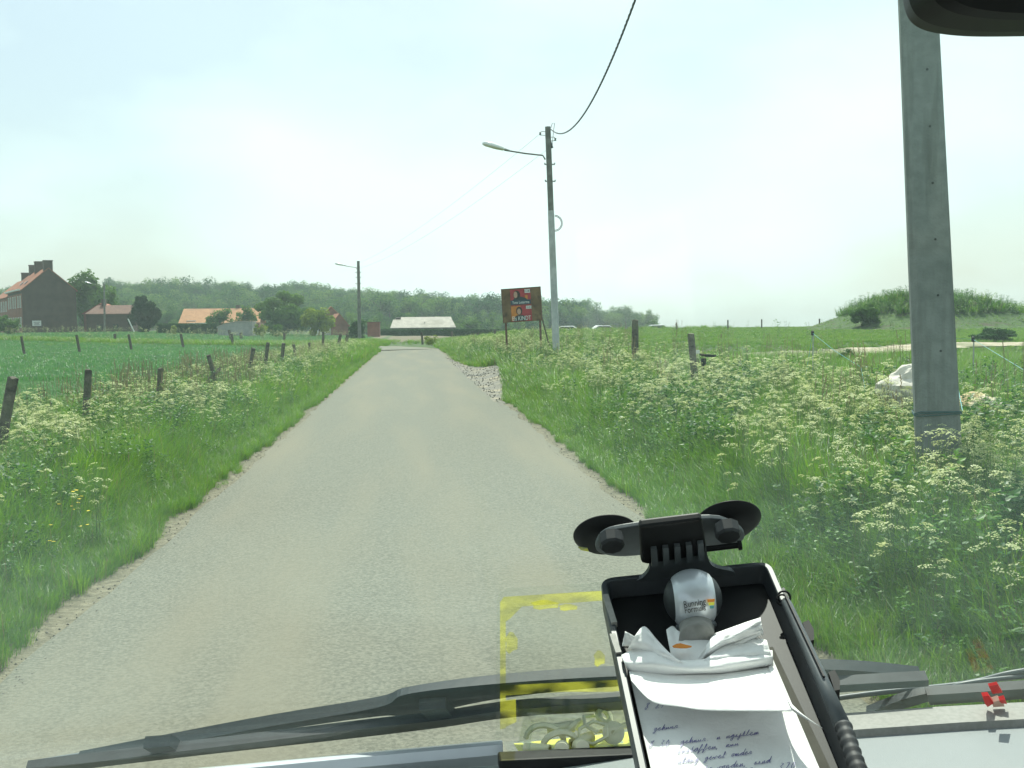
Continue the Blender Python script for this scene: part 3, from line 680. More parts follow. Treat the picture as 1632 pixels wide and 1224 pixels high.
def hedge(name, px0, px1, D0, D1, top, lab, th=1.2, n=4000, ls=.22):
    a = at(px0, 530, D0); c = at(px1, 530, D1); z0 = H(a.x, a.y); z1 = H(c.x, c.y); t0 = at(px0, top, D0).z; t1 = at(px1, top, D1).z
    b = MB(); d = (c - a).normalized(); nn = Vector((-d.y, d.x, 0))
    ee = nn * th / 2; lo0 = Vector((a.x, a.y, z0)); lo1 = Vector((c.x, c.y, z1))
    cor = MB(); P8 = [lo0 - ee * .8, lo1 - ee * .8, lo1 + ee * .8, lo0 + ee * .8]
    ztop = [t0 - .08, t1 - .08, t1 - .08, t0 - .08]
    b.add(P8 + [Vector((p.x, p.y, z)) for p, z in zip(P8, ztop)], [(0, 1, 2, 3), (4, 7, 6, 5), (0, 4, 5, 1), (1, 5, 6, 2), (2, 6, 7, 3), (3, 7, 4, 0)])
    for i in range(n):
        t = rnd(); q = lo0.lerp(lo1, t); zt = t0 + (t1 - t0) * t
        if rnd() < .4: p = Vector((q.x, q.y, zt)) + nn * uni(-.5, .5) * th
        else: p = Vector((q.x, q.y, uni(q.z, zt))) + nn * (th / 2) * random.choice((-1, -1, 1)) 
        p += Vector((uni(-.06, .06), uni(-.06, .06), uni(-.07, .07)))
        s = Vector((uni(-1, 1), uni(-1, 1), uni(-1, 1))).normalized(); t_ = s.orthogonal().normalized(); l = ls * uni(.6, 1.2)
        b.add([p - s * l / 2, p + t_ * l * .3, p + s * l / 2, p - t_ * l * .3], [(0, 1, 2, 3)])
    o = b.build(name, M['hedge_leaf'], fix=False, origin=tuple(lo0.lerp(lo1, .5))); tag(o, lab, 'hedge'); return o
hedge('clipped_hedge', 598, 836, 172, 176, 525.5, 'long low clipped hedge in front of the barn beyond the brown field', .9, 5200, .3)
hedge('garden_hedge', 250, 345, 158, 160, 517, 'dark garden hedge left of the pale grey shed', 1.2, 3200, .3)

# ------------------------------------------------------------------ buildings
def house(name, corner, dirf, wid, length, eave, ridge, base, wallm, roofm, label, chim=(), over=.25, extra=None):
    # local: x across the gable (0..wid), y along the ridge (0..length); gable end at y=0
    e = empty(name, (corner[0], corner[1], base), math.atan2(dirf[1], dirf[0])); tag(e, label, 'house')
    b = MB(); h = eave - base; hr = ridge - base
    b.add([(0, 0, -1), (wid, 0, -1), (wid, 0, h), (wid / 2, 0, hr - .12), (0, 0, h), (0, length, -1), (wid, length, -1), (wid, length, h), (wid / 2, length, hr - .12), (0, length, h)],
          [(0, 1, 2, 3, 4), (9, 8, 7, 6, 5), (0, 5, 6, 1), (1, 6, 7, 2), (0, 4, 9, 5), (2, 7, 8, 3), (3, 8, 9, 4)])
    b.build('wall', M[wallm], e)
    r = MB(); s = (hr - h) / (wid / 2)
    for sg in (0, 1):
        x0 = -over if sg == 0 else wid + over; z0 = h - over * s + .06
        q = [(x0, -.1, z0), (x0, length + .1, z0), (wid / 2, length + .1, hr + .06), (wid / 2, -.1, hr + .06)]
        r.prism(q, (0, 0, -.14))
    rf = r.build('roof', M[roofm], e)
    for (cx, cy, cw, ct) in chim:
        c = MB(); c.box((cx, cy, (ct - base + hr) / 2 - .4), (cw, cw * .8, ct - base - hr + 1.2)); c.box((cx, cy, ct - base + .26), (cw + .12, cw * .8 + .12, .12)); o = c.build('chimney', M['brick_dark'], rf)
    return e
def window(e, x, y, z, w, h, face, frame='render_white'):
    f = MB(); g_ = MB()
    if face == 'side':     # on plane x = x
        for a, b_ in ((-w / 2, 0), (w / 2, 0)): f.box((x - .03, y + a, z), (.1, .1, h + .1))
        for c in (-h / 2, h / 2): f.box((x - .035, y, z + c), (.1, w, .1))
        f.box((x - .025, y, z), (.06, .07, h)); g_.box((x - .005, y, z), (.04, w, h))
    else:
        for a in (-w / 2, w / 2): f.box((x + a, y - .03, z), (.1, .1, h + .1))
        for c in (-h / 2, h / 2): f.box((x, y - .035, z + c), (w, .1, .1))
        f.box((x, y - .025, z), (.07, .06, h)); g_.box((x, y - .005, z), (w, .04, h))
    wo_ = f.build('window', M[frame], e); g_.build('pane', M['windowglass'], wo_)
# left brick house: gable direction (0.9,0.44)
c0 = at(37, 528, 170); gd = Vector((.9, .436)); b0 = H(c0.x, c0.y) - .2
rid = at(71, 427, 171.6).z; eav = at(37, 461, 170).z
hA = house('brick_house', c0, gd, 7.6, 17, eav, rid, b0, 'brick_dark', 'tile', 'tall dark brick house with an orange tiled roof at the left edge', ((3.8, .6, 1.25, rid + .85), (3.8, 8.5, 1.5, rid + 1.1), (3.8, 15.5, 1.3, rid + .9)))
m = MB(); m.box((1.9, -.06, 1.75), (1.25, .08, .8)); sg = m.build('wall_sign', M['render_white'], hA); sg['label'] = 'white rectangular board on the gable wall'
m = MB(); m.box((1.9, -.105, 1.9), (.9, .01, .07)); m.box((1.9, -.105, 1.7), (.7, .01, .07)); m.box((1.9, -.105, 1.52), (.8, .01, .07)); m.build('board_marks', M['brick_dark'], sg)
m = MB(); m.box((-.35, 8.5, eav - b0 - .05), (.28, 17.2, .22)); m.build('gutter', M['render_white'], hA)
fm = MB(); fm.box((-.012, 8.5, (eav - b0) / 2 - .5), (.03, 16.9, eav - b0 - .2)); fm.build('facade', M['brick_red'], hA)
for yy in (1.6, 4.2, 7.4, 10, 13, 15.5):
    window(hA, -.03, yy, 5.0, 1.0, 1.7, 'side'); window(hA, -.03, yy, 1.9, 1.0, 1.5, 'side')
for yy in (4, 9):
    m = MB(); m.box((1.1, yy, eav - b0 + 1.15), (.7, .8, .1), Matrix.Rotation(R(-43), 3, 'Y')); m.build('skylight', M['windowglass'], hA)
o2 = c0.copy(); dn = Vector((-gd.y, gd.x)); c1 = Vector((c0.x, c0.y)) + dn * 17.2
hB = house('brick_house', c1, gd, 7.6, 18, eav - .6, rid - .8, H(c1.x, c1.y) - .2, 'brick_red', 'tile', 'lower terraced brick house attached behind the tall gable house', ((3.8, 8, 1.2, rid + .1),))
for yy in (2, 5, 8, 11): window(hB, -.02, yy, 4.6, 1, 1.6, 'side')
# low brick house
c2 = at(119, 530, 176); b2 = H(c2.x, c2.y) - .3
hC = house('low_brick_house', (c2.x, c2.y + 5, 0), Vector((1, .05)), 5.2, 6, at(120, 499, 181).z, at(135, 484, 181).z, b2, 'brick_red', 'tile', 'low brick outhouse with a small orange roof behind the tall gable')
hD = empty('long_brick_house', (c2.x + 2.1, c2.y - 1, b2)); tag(hD, 'long low dark brick house between the tall gable and the dense tree', 'house')
W = 6.6; hh = at(160, 486, 175).z - b2
m = MB(); m.box((W / 2, 3, hh * .36 - .5), (W, 6, hh * .72 + 1)); m.build('wall', M['brick_dark'], hD)
m = MB(); m.prism([(-.2, -.2, hh * .7), (W + .3, -.2, hh * .7), (W - .3, 3, hh), (.9, 3, hh)], (0, 0, -.12)); m.prism([(-.2, 6.2, hh * .7), (W + .3, 6.2, hh * .7), (W - .3, 3, hh), (.9, 3, hh)], (0, 0, -.12)); m.prism([(-.2, -.2, hh * .7), (.9, 3, hh), (-.2, 6.2, hh * .7)], (0, 0, -.1))
M['dark_tile'] = noise_mat('dark_tile', (.12, .07, .055), (.19, .1, .075), 3, .85)
rf = m.build('roof', M['dark_tile'], hD)
m = MB(); m.box((1.9, 3, hh + .3), (.6, .6, 1.3)); m.build('chimney', M['brick_dark'], rf)
window(hD, 2.0, 0, 1.2, 1.0, .9, 'front', 'brick_dark'); window(hD, 4.4, 0, 1.2, .9, .9, 'front', 'brick_dark')
# bungalow with orange roof
c3 = at(285, 530, 205); b3 = H(c3.x, c3.y) - .3; ez = at(290, 515, 205).z; rz_ = at(290, 492, 208).z; W = 125 / F * 205
hE = empty('bungalow', (c3.x, c3.y, b3)); tag(hE, 'bungalow with a broad pale orange roof behind the garden trees', 'house')
m = MB(); m.box((W / 2, 4, (ez - b3) / 2), (W - .6, 7.4, ez - b3)); m.build('wall', M['brick_red'], hE)
m = MB(); m.prism([(0, -.3, ez - b3), (W, -.3, ez - b3), (W - .2, 4, rz_ - b3), (.2, 4, rz_ - b3)], (0, 0, -.15)); m.prism([(0, 8.3, ez - b3), (W, 8.3, ez - b3), (W - .2, 4, rz_ - b3), (.2, 4, rz_ - b3)], (0, 0, -.15))
rf = m.build('roof', M['tile_pale'], hE)
m = MB(); m.box((10, 4.5, rz_ - b3), (.7, .7, 1.2)); m.build('chimney', M['brick_dark'], rf)
m = MB(); m.box((3.6, -.33, ez - b3 - .12), (3.2, .1, .28)); m.build('fascia', M['render_white'], hE)
window(hE, 2.2, .28, 1.6, 1.6, 1.2, 'front'); window(hE, 6.5, .28, 1.6, 1.6, 1.2, 'front')
# pale shed
c4 = at(347, 533, 150); z4 = H(c4.x, c4.y) - .2; W = 53 / F * 150; t4 = at(375, 513, 150).z - z4
sh_ = empty('shed', (c4.x, c4.y, z4)); tag(sh_, 'pale grey windowless shed with a slightly curved roof by the garden hedge', 'shed')
pr_ = [(0, 0, 0), (W, 0, 0), (W, 0, t4), (W * .75, 0, t4 + .03), (W * .5, 0, t4 - .02), (W * .25, 0, t4 - .22), (.15, 0, t4 - .6), (0, 0, t4 - .75)]
m = MB(); m.prism(pr_, (0, 4, 0)); m.build('wall', M['shed'], sh_)
m = MB(); q = [(W + .1, -.1, t4 + .02), (W * .75, -.1, t4 + .05), (W * .5, -.1, t4), (W * .25, -.1, t4 - .2), (.1, -.1, t4 - .58), (-.1, -.1, t4 - .75)]
m.prism(q + [(x, y, z + .07) for x, y, z in q[::-1]], (0, 4.2, 0)); m.build('roof', M['eternit'], sh_)
# orange and red gables right of the lime tree
c5 = at(512, 532, 190); z5 = H(c5.x, c5.y) - .3
hF = house('gabled_house', (c5.x, c5.y + 2, 0), Vector((1, .1)), 3.2, 7, at(512, 503, 190).z, at(520, 488, 190).z, z5, 'brick_red', 'tile_pale', 'small orange gabled house peeking out behind the lime green tree')
c6 = at(528, 532, 176); z6 = H(c6.x, c6.y) - .3
hG = house('brick_outbuilding', (c6.x, c6.y, 0), Vector((1, .2)), 2.7, 6, at(530, 517, 176).z, at(540, 500, 176).z, z6, 'brick_red', 'tile', 'narrow red brick gable between the lime green tree and the round bush')
m = MB(); m.box((-1.6, .5, .8), (3.2, .2, 1.9)); m.build('side_wall', M['render_white'], hG)
c7 = at(586, 532, 150); z7 = H(c7.x, c7.y) - .3
t = empty('brick_garage', (c7.x, c7.y, z7)); tag(t, 'low flat red brick garage just right of the middle street lamp', 'garage')
hh = at(590, 514, 150).z - z7; m = MB(); m.box((.8, 1.5, hh / 2), (1.65, 3, hh)); m.build('wall', M['brick_red'], t); m = MB(); m.box((.8, 1.5, hh + .04), (1.8, 3.15, .1)); m.build('roof', M['dark_tile'], t)
# long barn
c8 = at(622, 530, 225); z8 = H(c8.x, c8.y) - .3; W = 104 / F * 225; e8 = at(640, 521.5, 225).z - z8; r8 = at(670, 505, 227).z - z8
t = empty('barn', (c8.x, c8.y, z8)); tag(t, 'long low barn with a pale grey roof behind the clipped hedge', 'barn')
m = MB(); m.box((W / 2, 3.5, e8 / 2), (W - .5, 6.6, e8)); m.prism([(.3, .3, e8), (.3, 6.7, e8), (1.0, 3.5, r8 - .2)], (.1, 0, 0)); m.build('wall', M['brick_dark'], t)
m = MB(); m.prism([(0, -.3, e8 - .1), (W, -.3, e8 - .1), (W - .9, 3.5, r8), (2.2, 3.5, r8), (2.15, 2.6, r8 - .5), (.6, 2.6, r8 - .5)], (0, 0, -.12)); m.prism([(0, 7.3, e8 - .1), (W, 7.3, e8 - .1), (W - .9, 3.5, r8), (1.2, 3.5, r8)], (0, 0, -.12)); rf = m.build('roof', M['eternit'], t)
m = MB(); m.box((7, 1.3, e8 + .75), (.12, .12, .6)); m.build('vent', M['steel'], rf)
for xx in (2.4, 6.2, 10): window(t, xx, .18, e8 - .8, 1.3, .7, 'front')
# small white tilted board beside dense tree
p = at(210, 528, 158); z = H(p.x, p.y)
m = MB(); a = at(204, 508, 158); b_ = at(214, 529, 158); m.tube([a, b_], .09, 4); tag(m.build('leaning_plank', M['render_white'], origin=tuple(b_)), 'thin white plank leaning beside the dense dark tree', 'plank')

# parked white cars behind the rise
def make_car():
    e = empty('parked_car'); L_, Wd = 4.3, 1.7
    prof = [(-2.15, .35), (2.15, .35), (2.15, .75), (1.6, .9), (1.0, .95), (.45, 1.42), (-1.3, 1.45), (-1.95, 1.0), (-2.15, .9)]
    m = MB(); m.prism([(x, -Wd / 2, z) for x, z in prof], (0, Wd, 0)); bevel(m.build('body', M['carwhite'], e), .09, 3)
    for s in (-1, 1):
        g_ = MB(); g_.prism([(.9, s * Wd / 2 - .0, .97), (.42, s * Wd / 2, 1.34), (-1.2, s * Wd / 2, 1.36), (-1.7, s * Wd / 2, 1.0)], (0, s * .015, 0)); g_.build('side_window', M['windowglass'], e)
        for x in (-1.35, 1.3):
            w_ = MB(); mt = Matrix.Translation((x, s * (Wd / 2 - .08), .32)) @ Matrix.Rotation(PI / 2, 4, 'X'); w_.lathe([(0, -.1), (.32, -.1), (.32, .1), (0, .1)], mt, 16); w_.build('wheel', M['rubber'], e)
    g_ = MB(); g_.prism([(1.02, -.7, .97), (1.02, .7, .97), (.5, .65, 1.4), (.5, -.65, 1.4)], (.02, 0, .015)); g_.build('windscreen', M['windowglass'], e)
    return e
car0 = make_car()
for i, (px, py, D, ang, lab) in enumerate([(899, 519.5, 150, 172, 'white car parked behind the grey street lamp pole'), (965, 518.5, 155, 4, 'white car parked between the lamp pole and the left fence post, only its roof showing'), (1042, 517.5, 150, 178, 'white car roof peeping out right of the thick fence post')]):
    c = car0 if i == 0 else copy_tree(car0)
    p = at(px, py, D); c.location = (p.x, p.y, p.z - 1.45); c.rotation_euler = (0, 0, R(ang)); tag(c, lab, 'car', 'white cars parked beyond the rise')

# ------------------------------------------------------------------ fence posts
def post_mesh(h, r, seed):
    rs = random.Random(seed); b = MB(); n = 9; rings = 6; vsx = []; 
    for i in range(rings):
        z = -.3 + (h + .3) * i / (rings - 1)
        for k in range(n):
            a = 2 * PI * k / n; rr = r * (1 + rs.uniform(-.07, .07)) * (1.03 - .08 * i / rings); vsx.append((rr * math.cos(a), rr * math.sin(a), z + (rs.uniform(-.012, .012) if i == rings - 1 else 0)))
    fs = [(i * n + k, i * n + (k + 1) % n, (i + 1) * n + (k + 1) % n, (i + 1) * n + k) for i in range(rings - 1) for k in range(n)]
    vsx.append((0, 0, h + .01)); fs += [((rings - 1) * n + k, (rings - 1) * n + (k + 1) % n, rings * n) for k in range(n)]
    b.add(vsx, fs); return b
PROTO = [post_mesh(1.0, 1.0, s) for s in range(1)]
def post(tx, ty, bx, D, label, wpx, grp, name='fence_post'):
    # top pixel, lean from bottom pixel x; ground level from the terrain
    top = at(tx, ty, D); z0 = H(top.x, top.y); dpx = (bx[0] - tx) / (bx[1] - ty)
    h = top.z - z0; lean = math.atan(dpx)
    r = wpx / F * D / 2
    b = post_mesh(h / math.cos(lean), r, int(tx))
    base = (top.x + (h) * math.tan(lean), top.y, z0)
    o = b.build(name, M['wood'], smooth=False); o.location = base; o.rotation_euler = (0, -lean, 0)
    return tag(o, label, 'post', grp)
GL = 'wooden posts of the roadside meadow fence'
post(21, 602, (2, 692), 11, 'thick leaning fence post nearest on the left, cut by the picture edge', 17, GL)
post(141, 589, (136, 647), 14.2, 'upright weathered fence post second from the left in the cow parsley', 11, GL)
post(256, 587, (253, 625), 18, 'slim fence post third along the left verge', 9, GL)
post(332, 566, (342, 605), 23, 'fence post tilting left with a stake crossing it', 7, GL)
post(404, 555, (398, 585), 29, 'first fence post of the tight group beyond the tilting one', 7, GL)
post(427, 546, (423, 577), 33, 'slightly leaning tall post after the tight group starts', 6, GL)
post(452, 547, (448, 580), 37, 'darker thick post of the pair in the middle of the left fence', 6, GL)
post(468, 549, (471, 573), 41, 'thin post just right of the dark pair', 4.5, GL)
post(493, 546, (493, 562), 50, 'short fence post half hidden by flowers towards the bend', 4, GL)
post(515, 540, (513, 556), 58, 'small distant post before the bend cluster', 4, GL)
post(543, 533, (539, 548), 66, 'leaning dark post in the cluster near the bend', 5, GL)
post(554, 533, (551, 548), 72, 'last thick post of the cluster near the bend', 5, GL)
GF = 'posts of the far meadow fence'
for i, (tx, ty, bx, by, D, lab) in enumerate([(34, 536, 38, 566, 68, 'far meadow post standing closest to the left edge'), (122, 534, 126, 562, 72, 'far meadow post below the white board of the tall house'), (205, 533, 209, 559, 77, 'far meadow post under the dense dark tree'), (288, 532, 292, 556, 84, 'far meadow post in front of the garden hedge'), (369, 532, 371, 555, 90, 'far meadow post in front of the pale shed'), (365, 526, 368, 543, 120, 'rear leaning post by the shed corner'), (384, 530, 384, 541, 125, 'tiny rear post right of the shed'), (183, 532, 183, 549, 105, 'rear meadow post below the long low house'), (453, 531, 453, 552, 92, 'pale far post under the large spreading tree'), (515, 529, 515, 545, 100, 'dark far post under the lime green tree')]):
    post(tx, ty, (bx, by), D, lab, 4.2, GF)
# broken stake crossing
a = gp(318, 622); m = MB(); q0 = at(318, 622, 22.6); q1 = at(352, 586, 22.8); m.tube([(q0.x, q0.y, H(q0.x, q0.y) - .1), q0, q1], [.05, .045, .035], 6); tag(m.build('broken_stake', M['wood']), 'dark broken stake leaning right against the tilting fence post', 'stake')
GR = 'posts of the fence across the bend'
for (tx, ty, bx, by, D, lab) in [(672, 530, 673, 546, 92, 'stout post outside the bend left of the weed clump'), (720, 528, 720, 540, 110, 'post right of the weed clump in front of the brown field'), (762, 530, 762, 543, 100, 'post in front of the brown field left of the billboard'), (789, 525, 789, 539, 96, 'post beside the left leg of the billboard')]:
    post(tx, ty, (bx, by), D, lab, 3.6, GR)
GX = 'big posts of the right hand fence'
post(1012, 510, (1012, 545), 27, 'thick square topped fence post between the parked car roofs', 11, GX)
post(1101, 532, (1108, 607), 17.5, 'tall leaning fence post on the right with a black feeder behind', 12, GX)
GC = 'thin posts on the skyline of the right hand field'
for (tx, ty, by, D, lab) in [(1078, 514, 522, 85, 'thin skyline post above the tall leaning post'), (1214, 509, 518, 85, 'faint pale skyline post left of the mound'), (1306, 508, 518, 80, 'dark skyline post nearest to the mound'), (1160, 510, 519, 85, 'faint skyline post midway to the mound')]:
    post(tx, ty, (tx, by), D, lab, 2.4, GC)
# feeder behind the tall post
p = at(1121, 575, 18.5); z = H(p.x, p.y)
t = empty('feeder', (p.x, p.y, z)); tag(t, 'small black tray feeder on a stem behind the tall leaning post', 'feeder')
hz = at(1121, 566, 18.5).z - z
m = MB(); m.tube([(0, 0, 0), (0, 0, hz - .1)], .02, 8); m.lathe([(0, hz - .17), (.045, hz - .16), (.05, hz - .06), (0, hz - .05)], None, 12); m.build('stem', M['black'], t, smooth=True)
m = MB(); m.lathe([(0, hz - .03), (.12, hz - .02), (.15, hz + .01), (.14, hz + .02), (0, hz)], Matrix.Rotation(R(6), 4, 'Y'), 20); m.build('tray', M['black'], t)
m = MB(); m.box((-.1, 0, hz + .06), (.06, .06, .06)); m.build('cap', M['render_white'], t)
# electric fence stakes and tape
GS = 'thin stakes of the electric fence'
def stake(px, top, bot, D, lab):
    a = at(px, top, D); z = H(a.x, a.y)
    t = empty('fence_stake', (a.x, a.y, z)); tag(t, lab, 'stake', GS)
    m = MB(); m.tube([(0, 0, -.2), (.01, 0, a.z - z)], .009, 6); m.build('rod', M['steel'], t)
    m = MB(); m.lathe([(0, a.z - z - .04), (.025, a.z - z - .03), (.025, a.z - z + .03), (0, a.z - z + .05)], None, 10); m.build('insulator', M['black'], t); return a
s1 = stake(1295, 531, 590, 17, 'thin electric fence stake left of the near pole'); s2 = stake(1551, 541, 590, 15, 'thin electric fence stake right of the near pole')
m = MB(); s3 = at(1372, 585, 14.5); s4 = at(1454, 650, 8.1); s0 = at(1284, 600, 17); m.tube([s0, s1, s1.lerp(s3, .5) - Vector((0, 0, .03)), s3, s3.lerp(s4, .12) - Vector((0, 0, .2)), s3.lerp(s4, .3) - Vector((0, 0, .75))], .0035, 5); tag(m.build('fence_tape', M['tape']), 'turquoise electric fence tape sloping down to the near pole', 'tape')
m = MB(); s5 = at(1632, 590, 13); s6 = at(1700, 600, 12); m.tube([at(1534, 655, 8.1), s2.lerp(s5, -.6) - Vector((0, 0, .2)), s2, s5, s6], .0035, 5); tag(m.build('fence_tape', M['tape']), 'turquoise electric fence tape right of the near pole', 'tape')
# boulders
def boulder(name, px, py, D, size, mat, lab, seed, rz=0):
    import bmesh
    bm = bmesh.new(); bmesh.ops.create_icosphere(bm, subdivisions=4, radius=1)
    for v in bm.verts:
        n_ = mnoise.noise(v.co * 1.1 + Vector((seed, 0, 0))) * .35 + mnoise.noise(v.co * 3 + Vector((seed, 3, 0))) * .12 + mnoise.noise(Vector((v.co.x * 2, v.co.y * 2, v.co.z * 9 + seed))) * .07
        v.co *= 1 + n_; v.co.x *= size[0]; v.co.y *= size[1]; v.co.z *= size[2]
    me = bpy.data.meshes.new(name); bm.to_mesh(me); bm.free(); me.materials.append(M[mat]); 
    o = bpy.data.objects.new(name, me); COL.objects.link(o); p = at(px, py, D); o.location = p; o.rotation_euler = (0, 0, rz)
    return tag(o, lab, 'boulder')
boulder('boulder', 1462, 618, 11.5, (.38, .3, .27), 'rock', 'large pale rounded boulder left of the near pole', 1.5)
boulder('boulder', 1553, 647, 10.5, (.2, .2, .13), 'ochre_rock', 'ochre flat topped boulder right of the near pole', 4.2)
boulder('boulder', 1585, 650, 10.6, (.1, .1, .09), 'rock', 'small pale boulder at the right end of the ochre one', 7.7)
boulder('boulder', 1608, 652, 10.4, (.045, .05, .05), 'rock', 'smallest white stone right of the boulders', 9.1)

# ------------------------------------------------------------------ poles and lamps
def catenary(a, b, sag, n=24):
    return [a.lerp(b, i / n) - Vector((0, 0, 4 * sag * (i / n) * (1 - i / n))) for i in range(n + 1)]
# near concrete pole
D = 7.6  # near pole
bt = at(1494, 700, D); tp_ = at(1462, 0, D); 
z0 = H(bt.x, bt.y); ax = (tp_ - bt).normalized(); base = bt + ax * ((z0 - bt.z) / ax.z); top = base + ax * (8.9 / ax.z)
t = empty('concrete_pole', base); tag(t, 'thick tapered concrete utility pole close on the right verge', 'pole')
q = Vector((0, 0, 1)).rotation_difference(ax).to_matrix(); hgt = (top - base).length
m = MB()
def oct_(w, d, c): return [(-w + c, -d), (w - c * .4, -d), (w, -d + c * .4), (w, d - c), (w - c, d), (-w + c, d), (-w, d - c), (-w, -d + c)]
wb, wt = .154, .084; rot0 = Matrix.Rotation(R(-20), 3, 'Z')
v8 = []
for s in (-.3, hgt):
    w_ = wb + (wt - wb) * s / hgt
    v8 += [q @ (rot0 @ Vector((x, y, s))) for x, y in oct_(w_, w_ * .8, w_ * .34)]
m.add(v8, [(k, (k + 1) % 8, (k + 1) % 8 + 8, k + 8) for k in range(8)] + [tuple(range(8))[::-1], tuple(range(8, 16))], 0)
s = 1.15
while s < hgt - .2:
    w_ = wb + (wt - wb) * s / hgt
    mt = (q @ rot0).to_4x4() @ Matrix.Translation((w_ * .25, -w_ * .8 - .0015, s)) @ Matrix.Rotation(PI / 2, 4, 'X')
    m.lathe([(0, -.0), (.0085, 0), (.0085, .002), (0, .002)], mt, 10, 1); s += .395
m.build('shaft', [M['concrete'], M['hole']], t)
tw = MB(); hb = at(1494, 655, D); sw = (hb - base).length; w_ = wb + (wt - wb) * sw / hgt
for k in range(3):
    loop = [q @ (rot0 @ Vector((x * 1.03, y * 1.03, sw - .02 + .012 * k + .008 * math.sin(i * 1.3 + k)))) for i, (x, y) in enumerate(oct_(w_ + .004, (w_ + .004) * .8, w_ * .24))]
    tw.tube(loop + [loop[0]], .004, 5)
o = tw.build('twine', M['twine']); o.location = base; tag(o, 'dark turquoise twine tied around the near concrete pole', 'twine')
near_top = top

def lamp_pole(name, px0, py_top, px_base, py_base, D, label, lampx, lampy, armx, army, wt_px, wb_px, detail=True, two_tone=True):
    a = at(px0, py_top, D); bq = at(px_base, py_base, D); ax = (a - bq).normalized(); z0 = H(bq.x, bq.y); base = bq + ax * ((z0 - bq.z) / ax.z)
    t = empty(name, base); tag(t, label, 'street lamp', 'street lamps along the road')
    rt, rb = wt_px / F * D / 2, wb_px / F * D / 2; Lh = (a - base).length; rel = lambda p: p - base
    if two_tone:
        k = .64 * Lh; rm = rb + (rt - rb) * .66
        m = MB(); m.tube([ax * -.3, ax * k], [rb, rm], 8, mi=0); m.tube([ax * (k - .01), ax * Lh], [rm * .93, rt], 8, mi=1); m.build('pole_shaft', [M['pale_concrete'], M['darkpole']], t)
    else:
        m = MB(); m.tube([ax * -.3, ax * Lh], [rb, rt], 8); m.build('pole_shaft', M['darkpole'], t)
    A = rel(at(armx, army, D)); Lp = rel(at(lampx[1], lampy[1], D)); Le = rel(at(lampx[0], lampy[0], D))
    toward = Vector((0, -.25, 0))
    m = MB(); m.tube([A - Vector((0, 0, .12)), A + (Lp - A) * .06 + Vector((0, 0, .02)), A.lerp(Lp, .5) + toward * .3, Lp + toward], .028, 8); m.build('arm', M['darkpole'], t, smooth=True)
    d = (Le - Lp); ln = d.length; d.normalize(); up = Vector((0, 0, 1)); side = d.cross(up).normalized()
    mt = Matrix((( d.x, side.x, up.x, Lp.x + toward.x), (d.y, side.y, up.y, Lp.y + toward.y), (d.z, side.z, up.z, Lp.z + toward.z), (0, 0, 0, 1)))
    m = MB(); wd = .15
    prof = [(-.28 * ln, .04), (-.1 * ln, .07), (0, .08), (.06 * ln, .13), (.5 * ln, .19), (.9 * ln, .16), (1.0 * ln, .07)]
    for sec, (sc, mi_) in enumerate(((1, 0),)):
        vsx = []; n = 12
        for (x, w__) in prof:
            for kk in range(n):
                an = 2 * PI * kk / n; zz = math.sin(an); vsx.append(mt @ Vector((x, w__ * math.cos(an), (.8 if zz > 0 else .3) * w__ * zz + .02)))
        fs = [(i * n + kk, i * n + (kk + 1) % n, (i + 1) * n + (kk + 1) % n, (i + 1) * n + kk) for i in range(len(prof) - 1) for kk in range(n)] + [tuple(range(n)), tuple((len(prof) - 1) * n + kk for kk in range(n))]
        m.add(vsx, fs, 0)
    for i in range(24): m.m[i] = 1
    hd = m.build('lamp_head', [M['lampwhite'], M['steel']], t, smooth=True)
    m = MB(); vsx = []
    for (x, w__) in [(.08 * ln, .09), (.45 * ln, .13), (.9 * ln, .1)]:
        for kk in range(7): an = PI + PI * kk / 6; vsx.append(mt @ Vector((x, w__ * math.cos(an), .42 * w__ * math.sin(an) + .005)))
    m.add(vsx, [(i * 7 + kk, i * 7 + kk + 1, (i + 1) * 7 + kk + 1, (i + 1) * 7 + kk) for i in range(2) for kk in range(6)]); m.build('lamp_glass', M['lampglass'], hd, smooth=True)
    return t, base, ax, Lh, rt
t1, b1, a1, L1, r1 = lamp_pole('street_lamp', 873, 202, 887, 570, 40, 'tall street lamp pole with a white lower half beside the billboard', (768, 803), (232, 241), 869, 249, 9, 12)
def pp(px, py, D, base): return at(px, py, D) - base
for (yy) in (262, 289):
    m = MB(); c = pp(876 + (yy - 262) * .03, yy, 40, b1); m.box(c, (.38, .05, .045)); m.box(c + Vector((-.18, -.02, .03)), (.04, .06, .05)); m.box(c + Vector((.18, -.02, .03)), (.04, .06, .05)); m.build('clamp_band', M['steel'], t1)
for (ix, iy, s) in ((861, 213, -1), (885, 222, 1)):
    m = MB(); c = pp(ix, iy, 40, b1); m.lathe([(0, -.06), (.04, -.05), (.03, 0), (.045, .04), (0, .06)], Matrix.Translation(c), 10); m.build('insulator', M['porcelain'], t1)
    m = MB(); m.tube([c + Vector((0, 0, .05)), c + Vector((-s * .05, 0, .08)), c + Vector((-s * .2, 0, .07))], .012, 6); m.tube([c + Vector((0, 0, -.05)), c + Vector((-s * .2, 0, -.06))], .012, 6); m.build('bracket', M['steel'], t1)
m = MB(); c = pp(884, 356, 40, b1)
for rr in (.25, .29): m.tube([c + Vector((rr * .95 * math.sin(k * PI / 14), -.05, rr * math.cos(k * PI / 14))) for k in range(15)], .013, 6)
m.build('cable_loop', M['cable'], t1)
